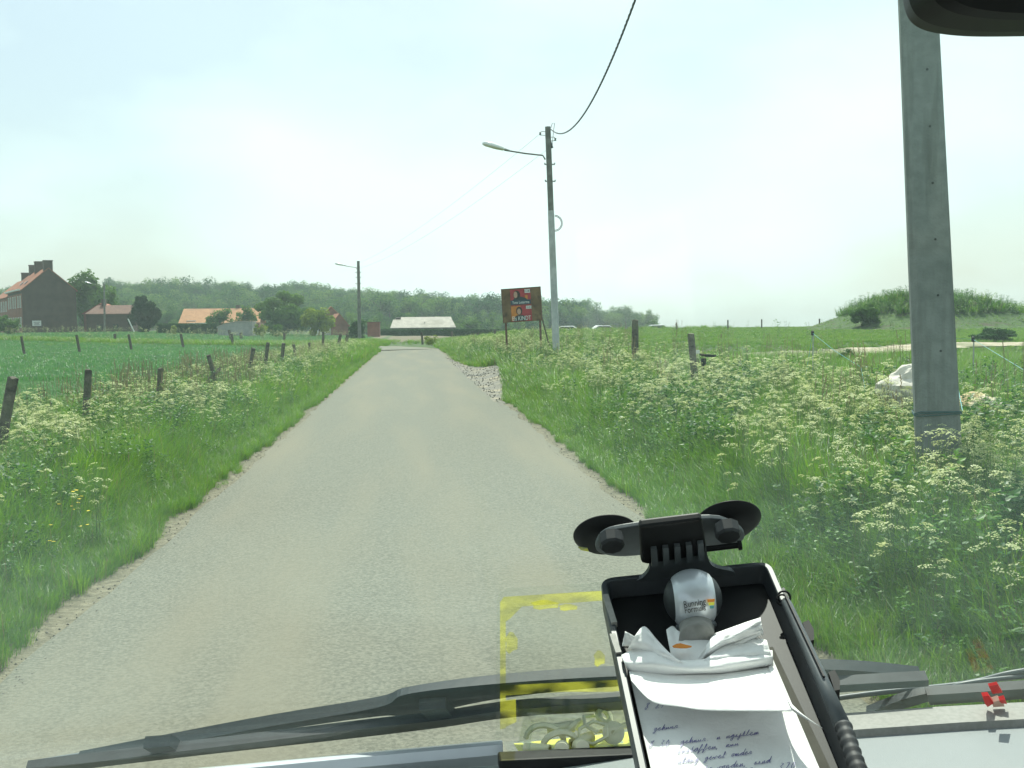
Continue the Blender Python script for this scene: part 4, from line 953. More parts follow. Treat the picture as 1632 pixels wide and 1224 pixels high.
m = MB(); m.tube([pp(878, 204, 40, b1) , pp(880, 197, 40, b1), pp(884, 196, 40, b1), pp(882, 210, 40, b1), pp(880, 235, 40, b1)], .01, 5); m.tube([pp(877, 225, 40, b1), pp(880, 236, 40, b1)], [.04, .05], 6); m.build('jumper_wire', M['cable'], t1)
t2, b2_, a2, L2, r2 = lamp_pole('street_lamp', 571, 416, 573, 530, 104, 'middle street lamp on a dark wooden pole at the round bush', (534, 548), (421, 423.5), 569, 427, 4.4, 6, two_tone=False)
for yy in (434, 442, 452): m = MB(); m.box(pp(571, yy, 104, b2_), (.55, .06, .06)); m.build('clamp_band', M['steel'], t2)
t3, b3_, a3, L3, r3 = lamp_pole('street_lamp', 166, 452, 167, 530, 172, 'farthest street lamp in front of the dark rounded tree by the houses', (136, 145), (449.5, 452), 165, 456, 2.6, 3.2, two_tone=False)
# overhead cable: twisted bundle from the lamp pole to the near pole
A = at(878, 206, 40); B = near_top + Vector((-.1, .05, -.1))
cl = catenary(A, B, 2.05, 60)
m = MB()
for ph in (0, 2.09, 4.19):
    pts = []
    for i in range(0, 60 * 8 + 1):
        f = i / 8; k = min(59, int(f)); p = cl[k].lerp(cl[k + 1], f - k); a = i * .55 + ph
        pts.append(p + Vector((math.cos(a) * .012, 0, math.sin(a) * .012)))
    m.tube(pts, .0115, 4, False)
tag(m.build('overhead_cable', M['cable']), 'thick twisted overhead cable sagging from the lamp pole to the near pole', 'cable')
for lab, A_, B_, sg_ in (('upper thin overhead wire running from the tall lamp pole to the middle one', at(861, 213, 40), at(570, 420, 104), .5), ('lower thin overhead wire running from the tall lamp pole to the middle one', at(876, 235, 40), at(571, 428, 104), .6)):
    m = MB(); m.tube(catenary(A_, B_, sg_), .006, 4, False); tag(m.build('overhead_wire', M['steel']), lab, 'wire')

# ------------------------------------------------------------------ billboard
Db = 43.0
tl = at(799, 462, Db + .25); tr = at(860.5, 459, Db - .25); bl = at(802.5, 514.5, Db + .25); br = at(863, 509.5, Db - .25)
ux = (tr - tl + br - bl).normalized(); uz = (tl - bl).normalized(); uy = uz.cross(ux).normalized(); uz = ux.cross(uy)
WB = (tr - tl).length; HB = (tl - bl).length
z0 = H(bl.x, bl.y)
t = empty('billboard', (bl.x, bl.y, z0)); tag(t, 'brown wooden billboard on two legs with red and orange election posters', 'billboard')
Mb = Matrix(((ux.x, uy.x, uz.x, bl.x), (ux.y, uy.y, uz.y, bl.y), (ux.z, uy.z, uz.z, bl.z), (0, 0, 0, 1)))
Mb = Matrix.Translation(-Vector((bl.x, bl.y, z0))) @ Mb
def bbox(x0, x1, z0_, z1_, y0, y1, mat, name, par=t, mb=None):
    m = mb or MB(); m.prism([Mb @ Vector((x, y0, z)) for x, z in ((x0, z0_), (x1, z0_), (x1, z1_), (x0, z1_))], (Mb.to_3x3() @ Vector((0, y1 - y0, 0))))
    return m if mb else m.build(name, M[mat], par)
bbox(0, WB, 0, HB, 0, .03, 'boardwood', 'board')
m = MB(); 
bbox(-.02, WB + .02, HB, HB + .03, -.01, .04, None, None, mb=m); bbox(-.02, .012, -.02, HB, -.012, .04, None, None, mb=m); bbox(WB - .012, WB + .02, -.02, HB, -.012, .04, None, None, mb=m); m.build('board_frame', M['rust'], t)
def u(px): return px / 100 * WB      # percent helpers
def v(pz): return pz / 100 * HB
pa = bbox(u(22), u(75), v(51), v(98), -.012, -.002, 'red', 'poster'); pa['label'] = 'upper poster with a dark name strip'
pb = bbox(u(22), u(75), v(2), v(50), -.012, -.002, 'red', 'poster'); pb['label'] = 'lower poster with a dark haired portrait'
bbox(u(22.5), u(47), v(4), v(48), -.016, -.0125, 'orange', 'orange_panel', pb)
bbox(u(60), u(67), v(62), v(80), -.016, -.0125, 'orange', 'orange_panel', pa)
def disc(cx, cz, rx, rz2, y0, y1, mat, name, par):
    pts = [Mb @ Vector((cx + rx * math.cos(k * PI / 8), y0, cz + rz2 * math.sin(k * PI / 8))) for k in range(16)]
    m = MB(); m.prism(pts, Mb.to_3x3() @ Vector((0, y1 - y0, 0))); return m.build(name, M[mat], par)
disc(u(43), v(33), u(8), v(13), -.019, -.0165, 'hair', 'hair', pb); disc(u(42.5), v(31), u(5), v(9), -.022, -.0195, 'skin', 'face', pb)
m = MB(); m.prism([Mb @ Vector((u(a), -.019, v(c))) for a, c in ((28, 3), (60, 3), (60, 14), (52, 20), (36, 20), (30, 14))], Mb.to_3x3() @ Vector((0, .0025, 0))); m.build('portrait_jacket', M['suit'], pb)
disc(u(39), v(82), u(9), v(13), -.019, -.0165, 'hair', 'hair', pa); disc(u(36), v(82), u(5), v(10), -.022, -.0195, 'skin', 'face', pa)
m = MB(); m.prism([Mb @ Vector((u(a), -.019, v(c))) for a, c in ((28, 66), (66, 66), (60, 72), (48, 76), (32, 72))], Mb.to_3x3() @ Vector((0, .0025, 0))); m.build('portrait_jacket', M['suit'], pa)
bbox(u(22), u(74.5), v(52), v(66), -.02, -.0125, 'navy', 'name_strip', pa)
bbox(u(60), u(74), v(86), v(97), -.02, -.0125, 'paperwhite', 'logo_panel', pa); bbox(u(61), u(75), v(38), v(47), -.02, -.0125, 'paperwhite', 'logo_panel', pb)
def btext(txt, cx, cz, size, mat, par, y=-.023, sx=1):
    M4 = Mb @ Matrix.Translation((u(cx), y, v(cz))) @ Matrix.Rotation(PI / 2, 4, 'X')
    return text_mesh(txt, size, mat, par, M4, 'lettering', .001, sx=sx)
btext('Yves Leterme', 48.5, 58.5, .155, 'paperwhite', pa, sx=.8)
btext('CD&V', 67, 91.5, .12, 'inkblack', pa); btext('CD&V', 68, 42.5, .10, 'inkblack', pb)
btext('Els KINDT', 48, 10, .24, 'paperwhite', pb, sx=.72)
for lx, off in ((3.5, 0), (97, 0)):
    p = Mb @ Vector((u(lx) + (.03 if lx < 50 else -.03), .055, v(30))); q2 = Mb @ Vector((u(lx) + (.09 if lx < 50 else .0), .055, 0)); q2.z = -.2
    m = MB(); m.tube([q2, p], .042, 4); m.build('leg', M['rust'], t)
p = Mb @ Vector((u(97), .1, v(20))); m = MB(); m.tube([p, p + Vector((.55, .9, -1.75))], .03, 4); m.build('brace', M['wood'], t)
# ---TAIL---

# ------------------------------------------------------------------ the van we look out of
GN = (Matrix.Rotation(R(-1.6), 3, 'Z') @ Vector((0, math.sin(R(46)), math.cos(R(46))))).normalized()   # outward normal of the windscreen
GP = at(1066, 850, .815)
def gl(px, py, off=0):           # point on a sheet parallel to the windscreen, off metres inside it
    return onplane(px, py, GP - GN * off, GN)
van = empty('van', (0.35, .4, 0)); tag(van, 'light grey van seen from its driver seat, dashboard and wipers along the bottom', 'van')
vo = Vector(van.location)
def vb(mb, name, mat, par=van, smooth=False, bev=0, seg=2, lab=None):
    mb.v = [tuple(Vector(p) - vo) for p in mb.v]
    o = mb.build(name, [M[x] for x in mat] if isinstance(mat, (list, tuple)) else M[mat], par, smooth)
    if bev: bevel(o, bev, seg)
    if lab: o['label'] = lab
    return o
gx = Vector((0, 0, 1)).cross(GN).normalized() * -1
gx = gx if gx.x > 0 else -gx
gup = GN.cross(gx); gup = gup if gup.z > 0 else -gup
gc = GP + gx * .17
def gq(a, b_, off=0): return gc + gx * a + gup * b_ - GN * off
m = MB(); W2 = .86
m.grid(lambda s, t: gq((s * 2 - 1) * W2, -.42 + t * 1.22, 0), 2, 2)
cor = [(-W2, -.42), (W2, -.42), (W2 * .9, .80), (-W2 * .9, .80)]
m = MB(); m.prism([gq(a, b_, .0) for a, b_ in cor], GN * .005); vb(m, 'windscreen', 'windscreen')
for s in (-1, 1): m = MB(); m.prism([gq(s * W2, -.42, .03), gq(s * (W2 + .09), -.42, .03), gq(s * (W2 * .9 + .09), .8, .03), gq(s * W2 * .9, .8, .03)], GN * .05); vb(m, 'pillar', 'charcoal')
m = MB(); a = gq(-W2, .8, .03); b_ = gq(W2, .8, .03)
m.prism([a + Vector((-.05, .03, 0)), b_ + Vector((.05, .03, 0)), b_ + Vector((.05, -.9, .05)), b_ + Vector((.05, -2.2, .05)), a + Vector((-.05, -2.2, .05)), a + Vector((-.05, -.9, .05))], (0, 0, .05)); vb(m, 'roof', 'dash_lip')
for s in (-1, 1):
    xx = vo.x - .16 + s * 1.0; m = MB(); m.box((xx, -.4, .85), (.06, 2.4, .85)); vb(m, 'door', 'dash', bev=.02)
# dashboard
EP = [(-700, 1318), (-350, 1288), (0, 1257), (200, 1240), (390, 1223), (600, 1203), (800, 1185), (1000, 1166), (1340, 1140), (1500, 1129), (1632, 1122), (1900, 1108), (2500, 1085)]
E = [gl(x, y, .012) for x, y in EP]
def loft(profile, pts=E, uvx=None):
    m = MB(); n = len(profile)
    vv = [p + Vector((0, a, b_)) for p in pts for a, b_ in profile]
    m.add(vv, [(i * n + k, i * n + (k + 1) % n, (i + 1) * n + (k + 1) % n, (i + 1) * n + k) for i in range(len(pts) - 1) for k in range(n)] + [tuple(range(n)), tuple((len(pts) - 1) * n + k for k in range(n))])
    return m
vb(loft([(-.030, -.006), (-.10, -.006), (-.25, -.012), (-.36, -.03), (-.42, -.08), (-.44, -.25), (-.40, -.45), (-.05, -.45), (-.005, -.06)]), 'dashboard', 'dash', bev=.01, seg=3)
right = [gl(x, y, .012) for x, y in [(1180, 1152), (1340, 1140), (1500, 1129), (1632, 1122), (1900, 1108), (2500, 1085)]]
vb(loft([(.002, -.02), (.002, .001), (-.003, .003), (-.040, .001), (-.043, -.012), (-.02, -.02)], right), 'dash_ledge', 'dash_lip', lab='sandy grey ledge under the right wiper')
left = [gl(x, y, .012) for x, y in [(-700, 1318), (-350, 1288), (0, 1257), (200, 1240), (390, 1223), (600, 1203), (800, 1185)]]
vb(loft([(.004, -.02), (.004, .002), (-.004, .004), (-.010, .003), (-.012, -.006), (-.006, -.02)], left), 'dash_trim', 'silver', lab='shiny pale trim line left of the clear box')
m = MB(); a = gl(801, 1186, .03); m.box(a + Vector((.06, -.012, -.012)), (.13, .022, .012)); vb(m, 'box_shadow', 'black', bev=.002)  # black bar stands in for the shadow under the clear box
# wipers outside the glass
def gpoly(px, off0, th, mb=None):
    m = mb or MB(); m.prism([gl(x, y, off0) for x, y in px], GN * th); return m
def chaikin(p, k=2):
    for _ in range(k):
        q = []
        for a, b_ in zip(p, p[1:] + p[:1]): q += [(a[0] * .75 + b_[0] * .25, a[1] * .75 + b_[1] * .25), (a[0] * .25 + b_[0] * .75, a[1] * .25 + b_[1] * .75)]
        p = q
    return p
def spline(p, k=8):
    out = []
    for i in range(len(p) - 1):
        p0, p1, p2, p3 = p[max(0, i - 1)], p[i], p[i + 1], p[min(len(p) - 1, i + 2)]
        for j in range(k):
            t = j / k; out.append(tuple(.5 * (2 * b + (c - a) * t + (2 * a - 5 * b + 4 * c - d) * t * t + (3 * b - a - 3 * c + d) * t ** 3) for a, b, c, d in zip(p0, p1, p2, p3)))
    return out + [tuple(p[-1])]
def strip(top, bot, off, th, k=6):
    """bar between two outlines on a sheet outside the windscreen"""
    m = MB(); T_ = spline(top, k); B_ = spline(bot, k); n = min(len(T_), len(B_)); vv = []
    for i in range(n):
        a, b_ = gl(*T_[i], off), gl(*B_[i], off); c = a.lerp(b_, .5) + GN * th
        vv += [a, a.lerp(b_, .25) + GN * th, a.lerp(b_, .75) + GN * th, b_]
    m.add(vv, [(i * 4 + q, i * 4 + q + 1, i * 4 + q + 5, i * 4 + q + 4) for i in range(n - 1) for q in range(3)] + [(i * 4 + 3, i * 4, i * 4 + 4, i * 4 + 7) for i in range(n - 1)] + [(0, 1, 2, 3), (n * 4 - 1, n * 4 - 2, n * 4 - 3, n * 4 - 4)])
    return m
w1 = strip([(120, 1217), (400, 1163), (600, 1128), (650, 1106), (800, 1089), (1000, 1077), (1310, 1067), (1470, 1080)], [(130, 1220), (400, 1171), (600, 1142), (660, 1141), (800, 1113), (1000, 1093), (1310, 1082), (1470, 1088)], -.028, .014)
wf = vb(w1, 'wiper', 'charcoal', lab='long wiper lying across the bottom of the windscreen')
m = strip([(40, 1228), (300, 1196), (560, 1164), (700, 1148), (820, 1131), (1000, 1117), (1310, 1094), (1480, 1084)], [(40, 1237), (300, 1206), (560, 1177), (700, 1160), (820, 1143), (1000, 1131), (1310, 1106), (1480, 1094)], -.012, .012)
vb(m, 'wiper_blade', 'blacksoft', wf)
m = MB(); m.tube([gl(x, y, -.045) for x, y in spline([(60, 1216), (420, 1158), (640, 1120), (690, 1108)])], .004, 6); m.tube([gl(x, y, -.045) for x, y in spline([(1000, 1082), (1200, 1074), (1340, 1070), (1470, 1077)])], .0022, 6); vb(m, 'wiper_rod', 'greyplastic', wf, True)
m = MB()
for px, (ya, yb) in ((250, (1192, 1204)), (690, (1132, 1154))):
    gpoly([(px - 22, ya), (px + 20, ya - 3), (px + 38, yb - 4), (px - 2, yb)], -.014, .012, m)
vb(m, 'wiper_claw', 'charcoal', wf)
w2 = strip([(1478, 1108), (1632, 1098), (1900, 1080)], [(1482, 1124), (1632, 1114), (1900, 1096)], -.012, .012)
wg = vb(w2, 'wiper', 'blacksoft', lab='right wiper crossing the lower right corner')
m = MB(); m.tube([gl(x, y, -.035) for x, y in spline([(1325, 1114), (1400, 1104), (1510, 1093), (1560, 1085), (1632, 1069), (1800, 1050)])], .0028, 6)
m.tube([gl(x, y, -.03) for x, y in spline([(1505, 1110), (1518, 1096), (1545, 1088), (1632, 1078), (1800, 1066)])], .0024, 6); vb(m, 'wiper_rod', 'greyplastic', wg, True)
m = strip([(1380, 1139), (1430, 1118), (1475, 1106), (1520, 1104)], [(1400, 1141), (1450, 1127), (1490, 1116), (1520, 1112)], -.02, .01); vb(m, 'wiper_arm', 'charcoal', wg)
# rear view mirror
def pm(px, py, D): return at(px, py, D)
out = chaikin([(1462, -70), (1470, 0), (1498, 26), (1560, 37), (1640, 39), (1850, 34), (1900, -20), (1890, -120), (1500, -120)], 3)
m = MB(); base_ = [pm(x, y, .44) for x, y in out]; c = sum(base_, Vector()) / len(base_)
lay = [(.93, -.012), (1, -.006), (1, .012), (.9, .026), (.6, .034)]
vv = []; n = len(base_)
for sc, dy in lay: vv += [c + (p - c) * sc + Vector((0, dy, 0)) for p in base_]
m.add(vv, [(i * n + k, i * n + (k + 1) % n, (i + 1) * n + (k + 1) % n, (i + 1) * n + k) for i in range(len(lay) - 1) for k in range(n)] + [tuple(range(n)), tuple((len(lay) - 1) * n + k for k in range(n))])
mi_ = vb(m, 'rear_view_mirror', 'black', smooth=False)
q0 = c + Vector((0, .03, .02)); q1 = q0 + GN * ((GP - q0).dot(GN)) ; m = MB(); m.tube([q0, q0.lerp(q1, .5) + Vector((0, 0, .01)), q1], [.012, .01, .02], 10); vb(m, 'mirror_stem', 'black', mi_, True)

# ------------------------------------------------------------------ clear box with plastic fittings
pe = gl(838, 1180, .012); zd = pe.z - .0055
def dk(px, py, z=0): return atz(px, py, zd + z)
A0 = dk(842, 1211); A1 = dk(1075, 1186); bx_u = (A1 - A0); bx_u.z = 0; bx_u.normalize(); bx_v = Vector((-bx_u.y, bx_u.x, 0)); BWd, BDp, BHt = .135, .040, .034
box = empty('plastic_box', A0); tag(box, 'clear plastic box with a yellow card base on the dashboard left of the note holder', 'box')
def bl_(x, y, z): return bx_u * x + bx_v * y + Vector((0, 0, z))
def slab(x0, x1, y0, y1, z0_, z1_, mb):
    P8 = [bl_(x, y, z) for z in (z0_, z1_) for y in (y0, y1) for x in (x0, x1)]
    return mb.add(P8, [(0, 2, 3, 1), (4, 5, 7, 6), (0, 1, 5, 4), (2, 6, 7, 3), (0, 4, 6, 2), (1, 3, 7, 5)])
m = MB(); ti = .0012
vv = [bl_(0, 0, .002), bl_(BWd, 0, .002), bl_(BWd, BDp, .002), bl_(0, BDp, .002), bl_(.006, .004, BHt), bl_(BWd - .006, .004, BHt), bl_(BWd - .006, BDp - .004, BHt), bl_(.006, BDp - .004, BHt)]
m.add(vv, [(0, 1, 5, 4), (1, 2, 6, 5), (2, 3, 7, 6), (3, 0, 4, 7), (4, 5, 6, 7)]); o = m.build('clear_cover', M['clearplastic'], box)
so = o.modifiers.new('thick', 'SOLIDIFY'); so.thickness = .0012
m = MB(); slab(-.014, BWd + .01, -.006, BDp + .004, .0012, .0022, m)
m.build('flange', M['clearplastic'], box)
m = MB(); slab(-.004, BWd + .004, -.002, BDp, .0002, .001, m); m.build('yellow_card', M['yellowcard'], box)
m = MB()
for a, b_ in ((vv[4], vv[5]), (vv[4], vv[7]), (vv[7], vv[6]), (vv[0], vv[1]), (vv[0], vv[4])): m.tube([a, b_], .0009, 5)
m.build('rim_edge', M['clearplastic'], box)
# transparent yellow printed lid leaning on the windscreen
def film_mat():
    mt, t, b = new_mat('yellow_film'); l = t.links.new; t.nodes.remove(b); out = t.nodes['Material Output']
    tr = t.nodes.new('ShaderNodeBsdfTransparent'); tr.inputs[0].default_value = (.98, .97, .72, 1)
    d = t.nodes.new('ShaderNodeBsdfTranslucent'); d.inputs[0].default_value = (.8, .76, .1, 1); mx = t.nodes.new('ShaderNodeMixShader')
    tc = t.nodes.new('ShaderNodeTexCoord'); n = t.nodes.new('ShaderNodeTexNoise'); n.inputs['Scale'].default_value = 26; l(tc.outputs['Object'], n.inputs[0])
    mr = t.nodes.new('ShaderNodeMapRange'); mr.inputs[1].default_value = .4; mr.inputs[2].default_value = .6; mr.inputs[3].default_value = .0; mr.inputs[4].default_value = .10; l(n.outputs[0], mr.inputs[0])
    l(mr.outputs[0], mx.inputs[0]); l(tr.outputs[0], mx.inputs[1]); l(d.outputs[0], mx.inputs[2]); l(mx.outputs[0], out.inputs[0]); return mt
M['film'] = film_mat()
lid = empty('clear_lid', gl(800, 1190, .012)); tag(lid, 'transparent plastic lid with a yellow printed border leaning on the windscreen behind the box', 'lid')
lo = Vector(lid.location)
def lidp(px, off, th, mat, name):
    m = MB(); m.prism([gl(x, y, off) - lo for x, y in px], GN * th); return m.build(name, M[mat], lid)
lidp([(790, 1178), (792, 960), (797, 947), (808, 940), (1060, 922), (1070, 1150)], .010, .0012, 'clearplastic', 'lid_sheet')
m = MB()
for poly in ([(797, 1162), (797, 960), (803, 951), (806, 951), (806, 1160)], [(806, 951), (1045, 936), (1048, 950), (832, 966), (812, 986), (806, 990)], [(806, 1092), (1050, 1080), (1052, 1092), (975, 1102), (900, 1102), (806, 1108)], [(806, 1116), (822, 1114), (823, 1150), (806, 1158)]):
    m.prism([gl(x, y, .0095) - lo for x, y in poly], GN * -.0004)
m.build('yellow_border', M['film'], lid)
m = MB()
for cx, cy, rx, ry in ((868, 964, 22, 7), (905, 968, 15, 5), (815, 1025, 10, 16), (955, 1050, 9, 12)):
    m.prism([gl(cx + rx * math.cos(k * PI / 5) * (1 + .25 * math.sin(k * 2.3)), cy + ry * math.sin(k * PI / 5) * (1 + .25 * math.cos(k * 1.7)), .0093) - lo for k in range(10)], GN * -.0004)
m.build('yellow_print', M['film'], lid)
# fittings
GH = 'cream plastic fittings inside the clear box'
def fit(name, lab, cat, mb, pos, rot=(0, 0, 0)):
    o = mb.build(name, M['hookplastic'], smooth=False); o.location = A0 + bl_(*pos); o.rotation_euler = rot; o.scale = (1.15,) * 3; tag(o, lab, cat, GH); return o
def ring(r1, r2, th, n=20):
    m = MB(); return m.lathe([(r1, 0), (r2, 0), (r2, th), (r1, th), (r1, 0)], None, n)
fit('washer', 'round cream washer standing at the right end of the clear box', 'washer', ring(.0022, .0095, .0025), (.088, .014, .012), (R(72), 0, R(8)))
fit('washer', 'cream washer half hidden behind the hexagonal loop', 'washer', ring(.004, .008, .004), (.083, .03, .022), (R(50), 0, R(40)))
m = MB(); hx = [(.014 * math.cos(k * PI / 3 + .3), .009 * math.sin(k * PI / 3 + .3), 0) for k in range(7)]; m.tube(hx, .0016, 6)
o = fit('hexagonal_loop', 'hexagonal cream loop in the middle of the clear box', 'fitting', m, (.068, .014, .014), (R(55), R(-12), R(5)))
m = MB(); m.tube(hx, .0018, 6); fit('hexagonal_loop', 'second hexagonal loop lying behind the first one', 'fitting', m, (.075, .026, .018), (R(35), R(15), R(25)))
for i, (x, y, lab) in enumerate([(.034, .004, 'left dark mouthed cream cap at the front of the clear box'), (.050, .004, 'right dark mouthed cream cap at the front of the clear box')]):
    m = MB(); m.lathe([(.003, .0), (.0055, 0), (.0062, .002), (.0058, .012), (.0, .0125)], None, 18); m.lathe([(0, .003), (.003, .003)], None, 18, 0)
    fit('cap', lab, 'cap', m, (x, y, .007), (R(78), 0, R(-10 + 20 * i)))
for i, (x, y, z, rz, lab) in enumerate([(.040, .028, .016, 8, 'upper cream sleeve lying behind the caps'), (.012, .012, .004, -28, 'cream sleeve on the card at the left end of the box'), (.058, .018, .006, 35, 'cream sleeve leaning between caps and hexagonal loop')]):
    m = MB(); m.lathe([(.003, -.011), (.005, -.011), (.0048, .011), (.003, .011), (.003, -.011)], None, 16); fit('sleeve', lab, 'sleeve', m, (x, y, z), (0, R(86), R(rz)))
for i, (x, y, z, s, lab) in enumerate([(.022, .022, .008, 1.0, 'large curved cream hook at the back left of the box'), (.034, .012, .006, .9, 'bent cream clip arching over the left cap'), (.1, .02, .006, .8, 'curved cream hook near the note holder'), (.052, .03, .012, .7, 'small curved hook under the upper sleeve')]):
    m = MB(); pts = [(.016 * s * math.cos(a), 0, .013 * s * math.sin(a)) for a in [k * PI / 10 - .4 for k in range(12)]]; m.tube(pts, [.0026] * 12, 6); fit('curved_hook', lab, 'hook', m, (x, y, z), (R(10 * i), 0, R(-15 + 22 * i)))
# small red clip at the right
m = MB(); P0 = atz(1567, 1106, zd); 
rp = gl(1580, 1118, .02)
def rq(px, py, off=.02): return gl(px, py, off)
rc = empty('red_clip', rp); tag(rc, 'small bright red clip stuck at the right end of the dashboard ledge', 'clip')
m = MB(); m.prism([rq(*p) - rp for p in [(1566, 1110), (1576, 1109), (1584, 1121), (1574, 1127), (1570, 1122)]], GN * .004); m.prism([rq(*p) - rp for p in [(1592, 1117), (1602, 1114), (1605, 1122), (1596, 1121)]], GN * .004); m.prism([rq(*p) - rp for p in [(1576, 1094), (1590, 1091), (1598, 1104), (1582, 1106)]], GN * .003); m.build('clip_body', M['redbit'], rc)
m = MB(); m.prism([rq(*p) - rp for p in [(1583, 1119), (1592, 1116), (1600, 1122), (1601, 1126), (1583, 1127)]], GN * .005); m.build('clip_pad', M['pinkbit'], rc)

# ------------------------------------------------------------------ note holder
TL = at(957, 930, .786); TR = at(1222, 905, .774); HO = TL.lerp(TR, .5); HU = (TR - TL).normalized()
HV = at(1190, 1224, .59) - at(1090, 917, .78); HV = (HV - HU * HV.dot(HU)).normalized(); HN = HV.cross(HU).normalized()
if HN.z < 0: HN = -HN
hol = empty('note_holder', HO); tag(hol, 'black note holder tray with two suction cups fixed to the windscreen', 'holder')
def hp(px, py, n=0): return onplane(px, py, HO + HN * n, HN)
def hr(px, py, n=0): return hp(px, py, n) - HO
def uv(px, py): p = hr(px, py); return (p.dot(HU), p.dot(HV))
def L3(u_, v_, n): return HU * u_ + HV * v_ + HN * n
def inset(poly, d):
    n = len(poly); out = []
    ar = sum(poly[i][0] * poly[(i + 1) % n][1] - poly[(i + 1) % n][0] * poly[i][1] for i in range(n)); sg = 1 if ar > 0 else -1
    for i in range(n):
        p0, p1, p2 = Vector(poly[i - 1]), Vector(poly[i]), Vector(poly[(i + 1) % n]); d1 = (p1 - p0).normalized(); d2 = (p2 - p1).normalized()
        n1 = Vector((-d1.y, d1.x)) * sg; n2 = Vector((-d2.y, d2.x)) * sg; nn = (n1 + n2); nn.normalize(); k = d / max(.4, nn.dot(n1)); out.append((p1.x + nn.x * k, p1.y + nn.y * k))
    return out
def roundc(p, idx, r, k=6):
    out = []
    for i, q in enumerate(p):
        if i not in idx: out.append(q); continue
        a = Vector(p[i - 1]); c_ = Vector(p[(i + 1) % len(p)]); b_ = Vector(q); s_ = b_ + (a - b_).normalized() * r; e_ = b_ + (c_ - b_).normalized() * r
        for j in range(k + 1): t_ = j / k; out.append(tuple(s_ * (1 - t_) ** 2 + b_ * 2 * t_ * (1 - t_) + e_ * t_ ** 2))
    return out
o4 = [uv(956, 931), uv(1227, 903), uv(1394, 1290), uv(1030, 1290)]
Po = roundc(o4, (0, 1), .012); Pi = inset(Po, .0045); Pj = inset(Po, .0065); n = len(Po)
def ringmesh(levels):
    m = MB(); vv = []
    for poly, h in levels: vv += [L3(a, b_, h) for a, b_ in poly]
    k = len(levels); m.add(vv, [(i * n + j, i * n + (j + 1) % n, ((i + 1) % k) * n + (j + 1) % n, ((i + 1) % k) * n + j) for i in range(k) for j in range(n)]); return m
o = ringmesh([(Po, -.014), (Po, .004), (inset(Po, .0007), .0052), (inset(Po, .0038), .0052), (Pi, .0045), (Pj, -.009)]).build('tray_rim', M['trayplastic'], hol)
m = MB(); m.prism([L3(a, b_, -.014) for a, b_ in inset(Po, .003)], HN * .0045); m.build('tray_floor', M['black'], hol)
m = MB(); m.prism([hr(x, y, -.0095) for x, y in [(1000, 1050), (1232, 1035), (1350, 1285), (1046, 1285)]], HN * .002); m.build('lit_floor_plate', M['lit_floor'], hol)  # paler plate paints the tray floor as lit beside the pad
# bracket and hinge
def gr(px, py, off): return gl(px, py, off) - HO
m = MB(); m.prism([gr(x, y, .046) for x, y in chaikin([(1028, 866), (1124, 856), (1128, 894), (1140, 906), (1172, 910), (1172, 924), (990, 942), (992, 930), (1022, 924), (1036, 908), (1034, 896)], 2)], GN * .003); m.build('bracket_plate', M['greyplastic'], hol)
hb_ = MB(); hb_.prism([gr(x, y, .052) for x, y in [(1019, 840), (1119, 828), (1126, 872), (1123, 886), (1032, 900), (1022, 898)]], GN * .007); hg = hb_.build('hinge_block', M['black'], hol); bevel(hg, .002)
for k in range(5):
    x = 1042 + k * 18.5; y = 893 - k * 2.4; m = MB(); m.prism([gr(a, b_, .0525) for a, b_ in [(x - 5, y - 22), (x + 4, y - 23), (x + 6, y + 4), (x - 4, y + 5)]], -GN * .003); m.build('hinge_tooth', M['greyplastic'], hg)
cb = MB(); cb.prism([gr(x, y, .022) for x, y in chaikin([(958, 850), (992, 841), (1134, 823), (1172, 836), (1190, 852), (1180, 868), (1120, 872), (1022, 886), (975, 888), (945, 878)], 2)], GN * .004); cbar = cb.build('cross_bar', M['greyplastic'], hol); bevel(cbar, .0008)
m = MB(); m.tube([gr(1110, 877, .03), gr(1178, 869, .03)], .0022, 8); m.tube([gr(1176, 869.5, .03), gr(1182, 868.7, .03)], .0036, 10); m.build('hinge_pin', M['black'], hol, smooth=False)
RG = Matrix((gx, gup, GN)).transposed()
for cx, cy, kx, ky, lab in ((966, 856, 975, 865, 'left suction cup over the road edge'), (1162, 834, 1160, 849, 'right suction cup over the grass')):
    c_ = gr(cx, cy, .006); mt = Matrix.Translation(c_) @ RG.to_4x4()
    m = MB(); m.lathe([(0, -.004), (.010, -.0045), (.018, -.0035), (.0243, .0022), (.0246, .003), (.0238, .003), (.018, -.001), (0, -.002)], mt, 48); sc = m.build('suction_cup', M['black'], hol, smooth=True); sc['label'] = lab
    k_ = gr(kx, ky, .034); mt = Matrix.Translation(k_) @ RG.to_4x4()
    m = MB(); vv = []
    m.lathe([(0, -.004), (.008, -.004), (.0092, -.002), (.0092, .006), (.006, .008), (0, .009)], mt, 9); m.build('knob', M['blacksoft'], sc)
m = MB(); m.prism([gr(x, y, .0135) for x, y in [(921, 871), (936, 873), (938, 878), (926, 876)]], -GN * .0006); m.build('cup_tab', M['yellowcard'], hol)
# pale raised strips standing in for glints on the left rim
m = MB()
for (a, b_) in (((961, 955), (975, 1000)), ((972, 1018), (982, 1048))): m.prism([hr(a[0], a[1], .003), hr(a[0] + 9, a[1] - 1, .003), hr(b_[0] + 9, b_[1] - 1, .003), hr(b_[0], b_[1], .003)], HN * .004)
m.build('rim_glint', M['dash_lip'], hol)
for (x, y) in ((1285, 1018), (1326, 1098)):
    m = MB(); m.prism([hr(x - 6, y - 10, -.002), hr(x + 4, y - 14, -.002), hr(x + 12, y + 2, -.002), hr(x + 12, y + 18, -.002), hr(x + 4, y + 20, -.002)], HN * .008); m.build('side_clip', M['rubber'], hol)
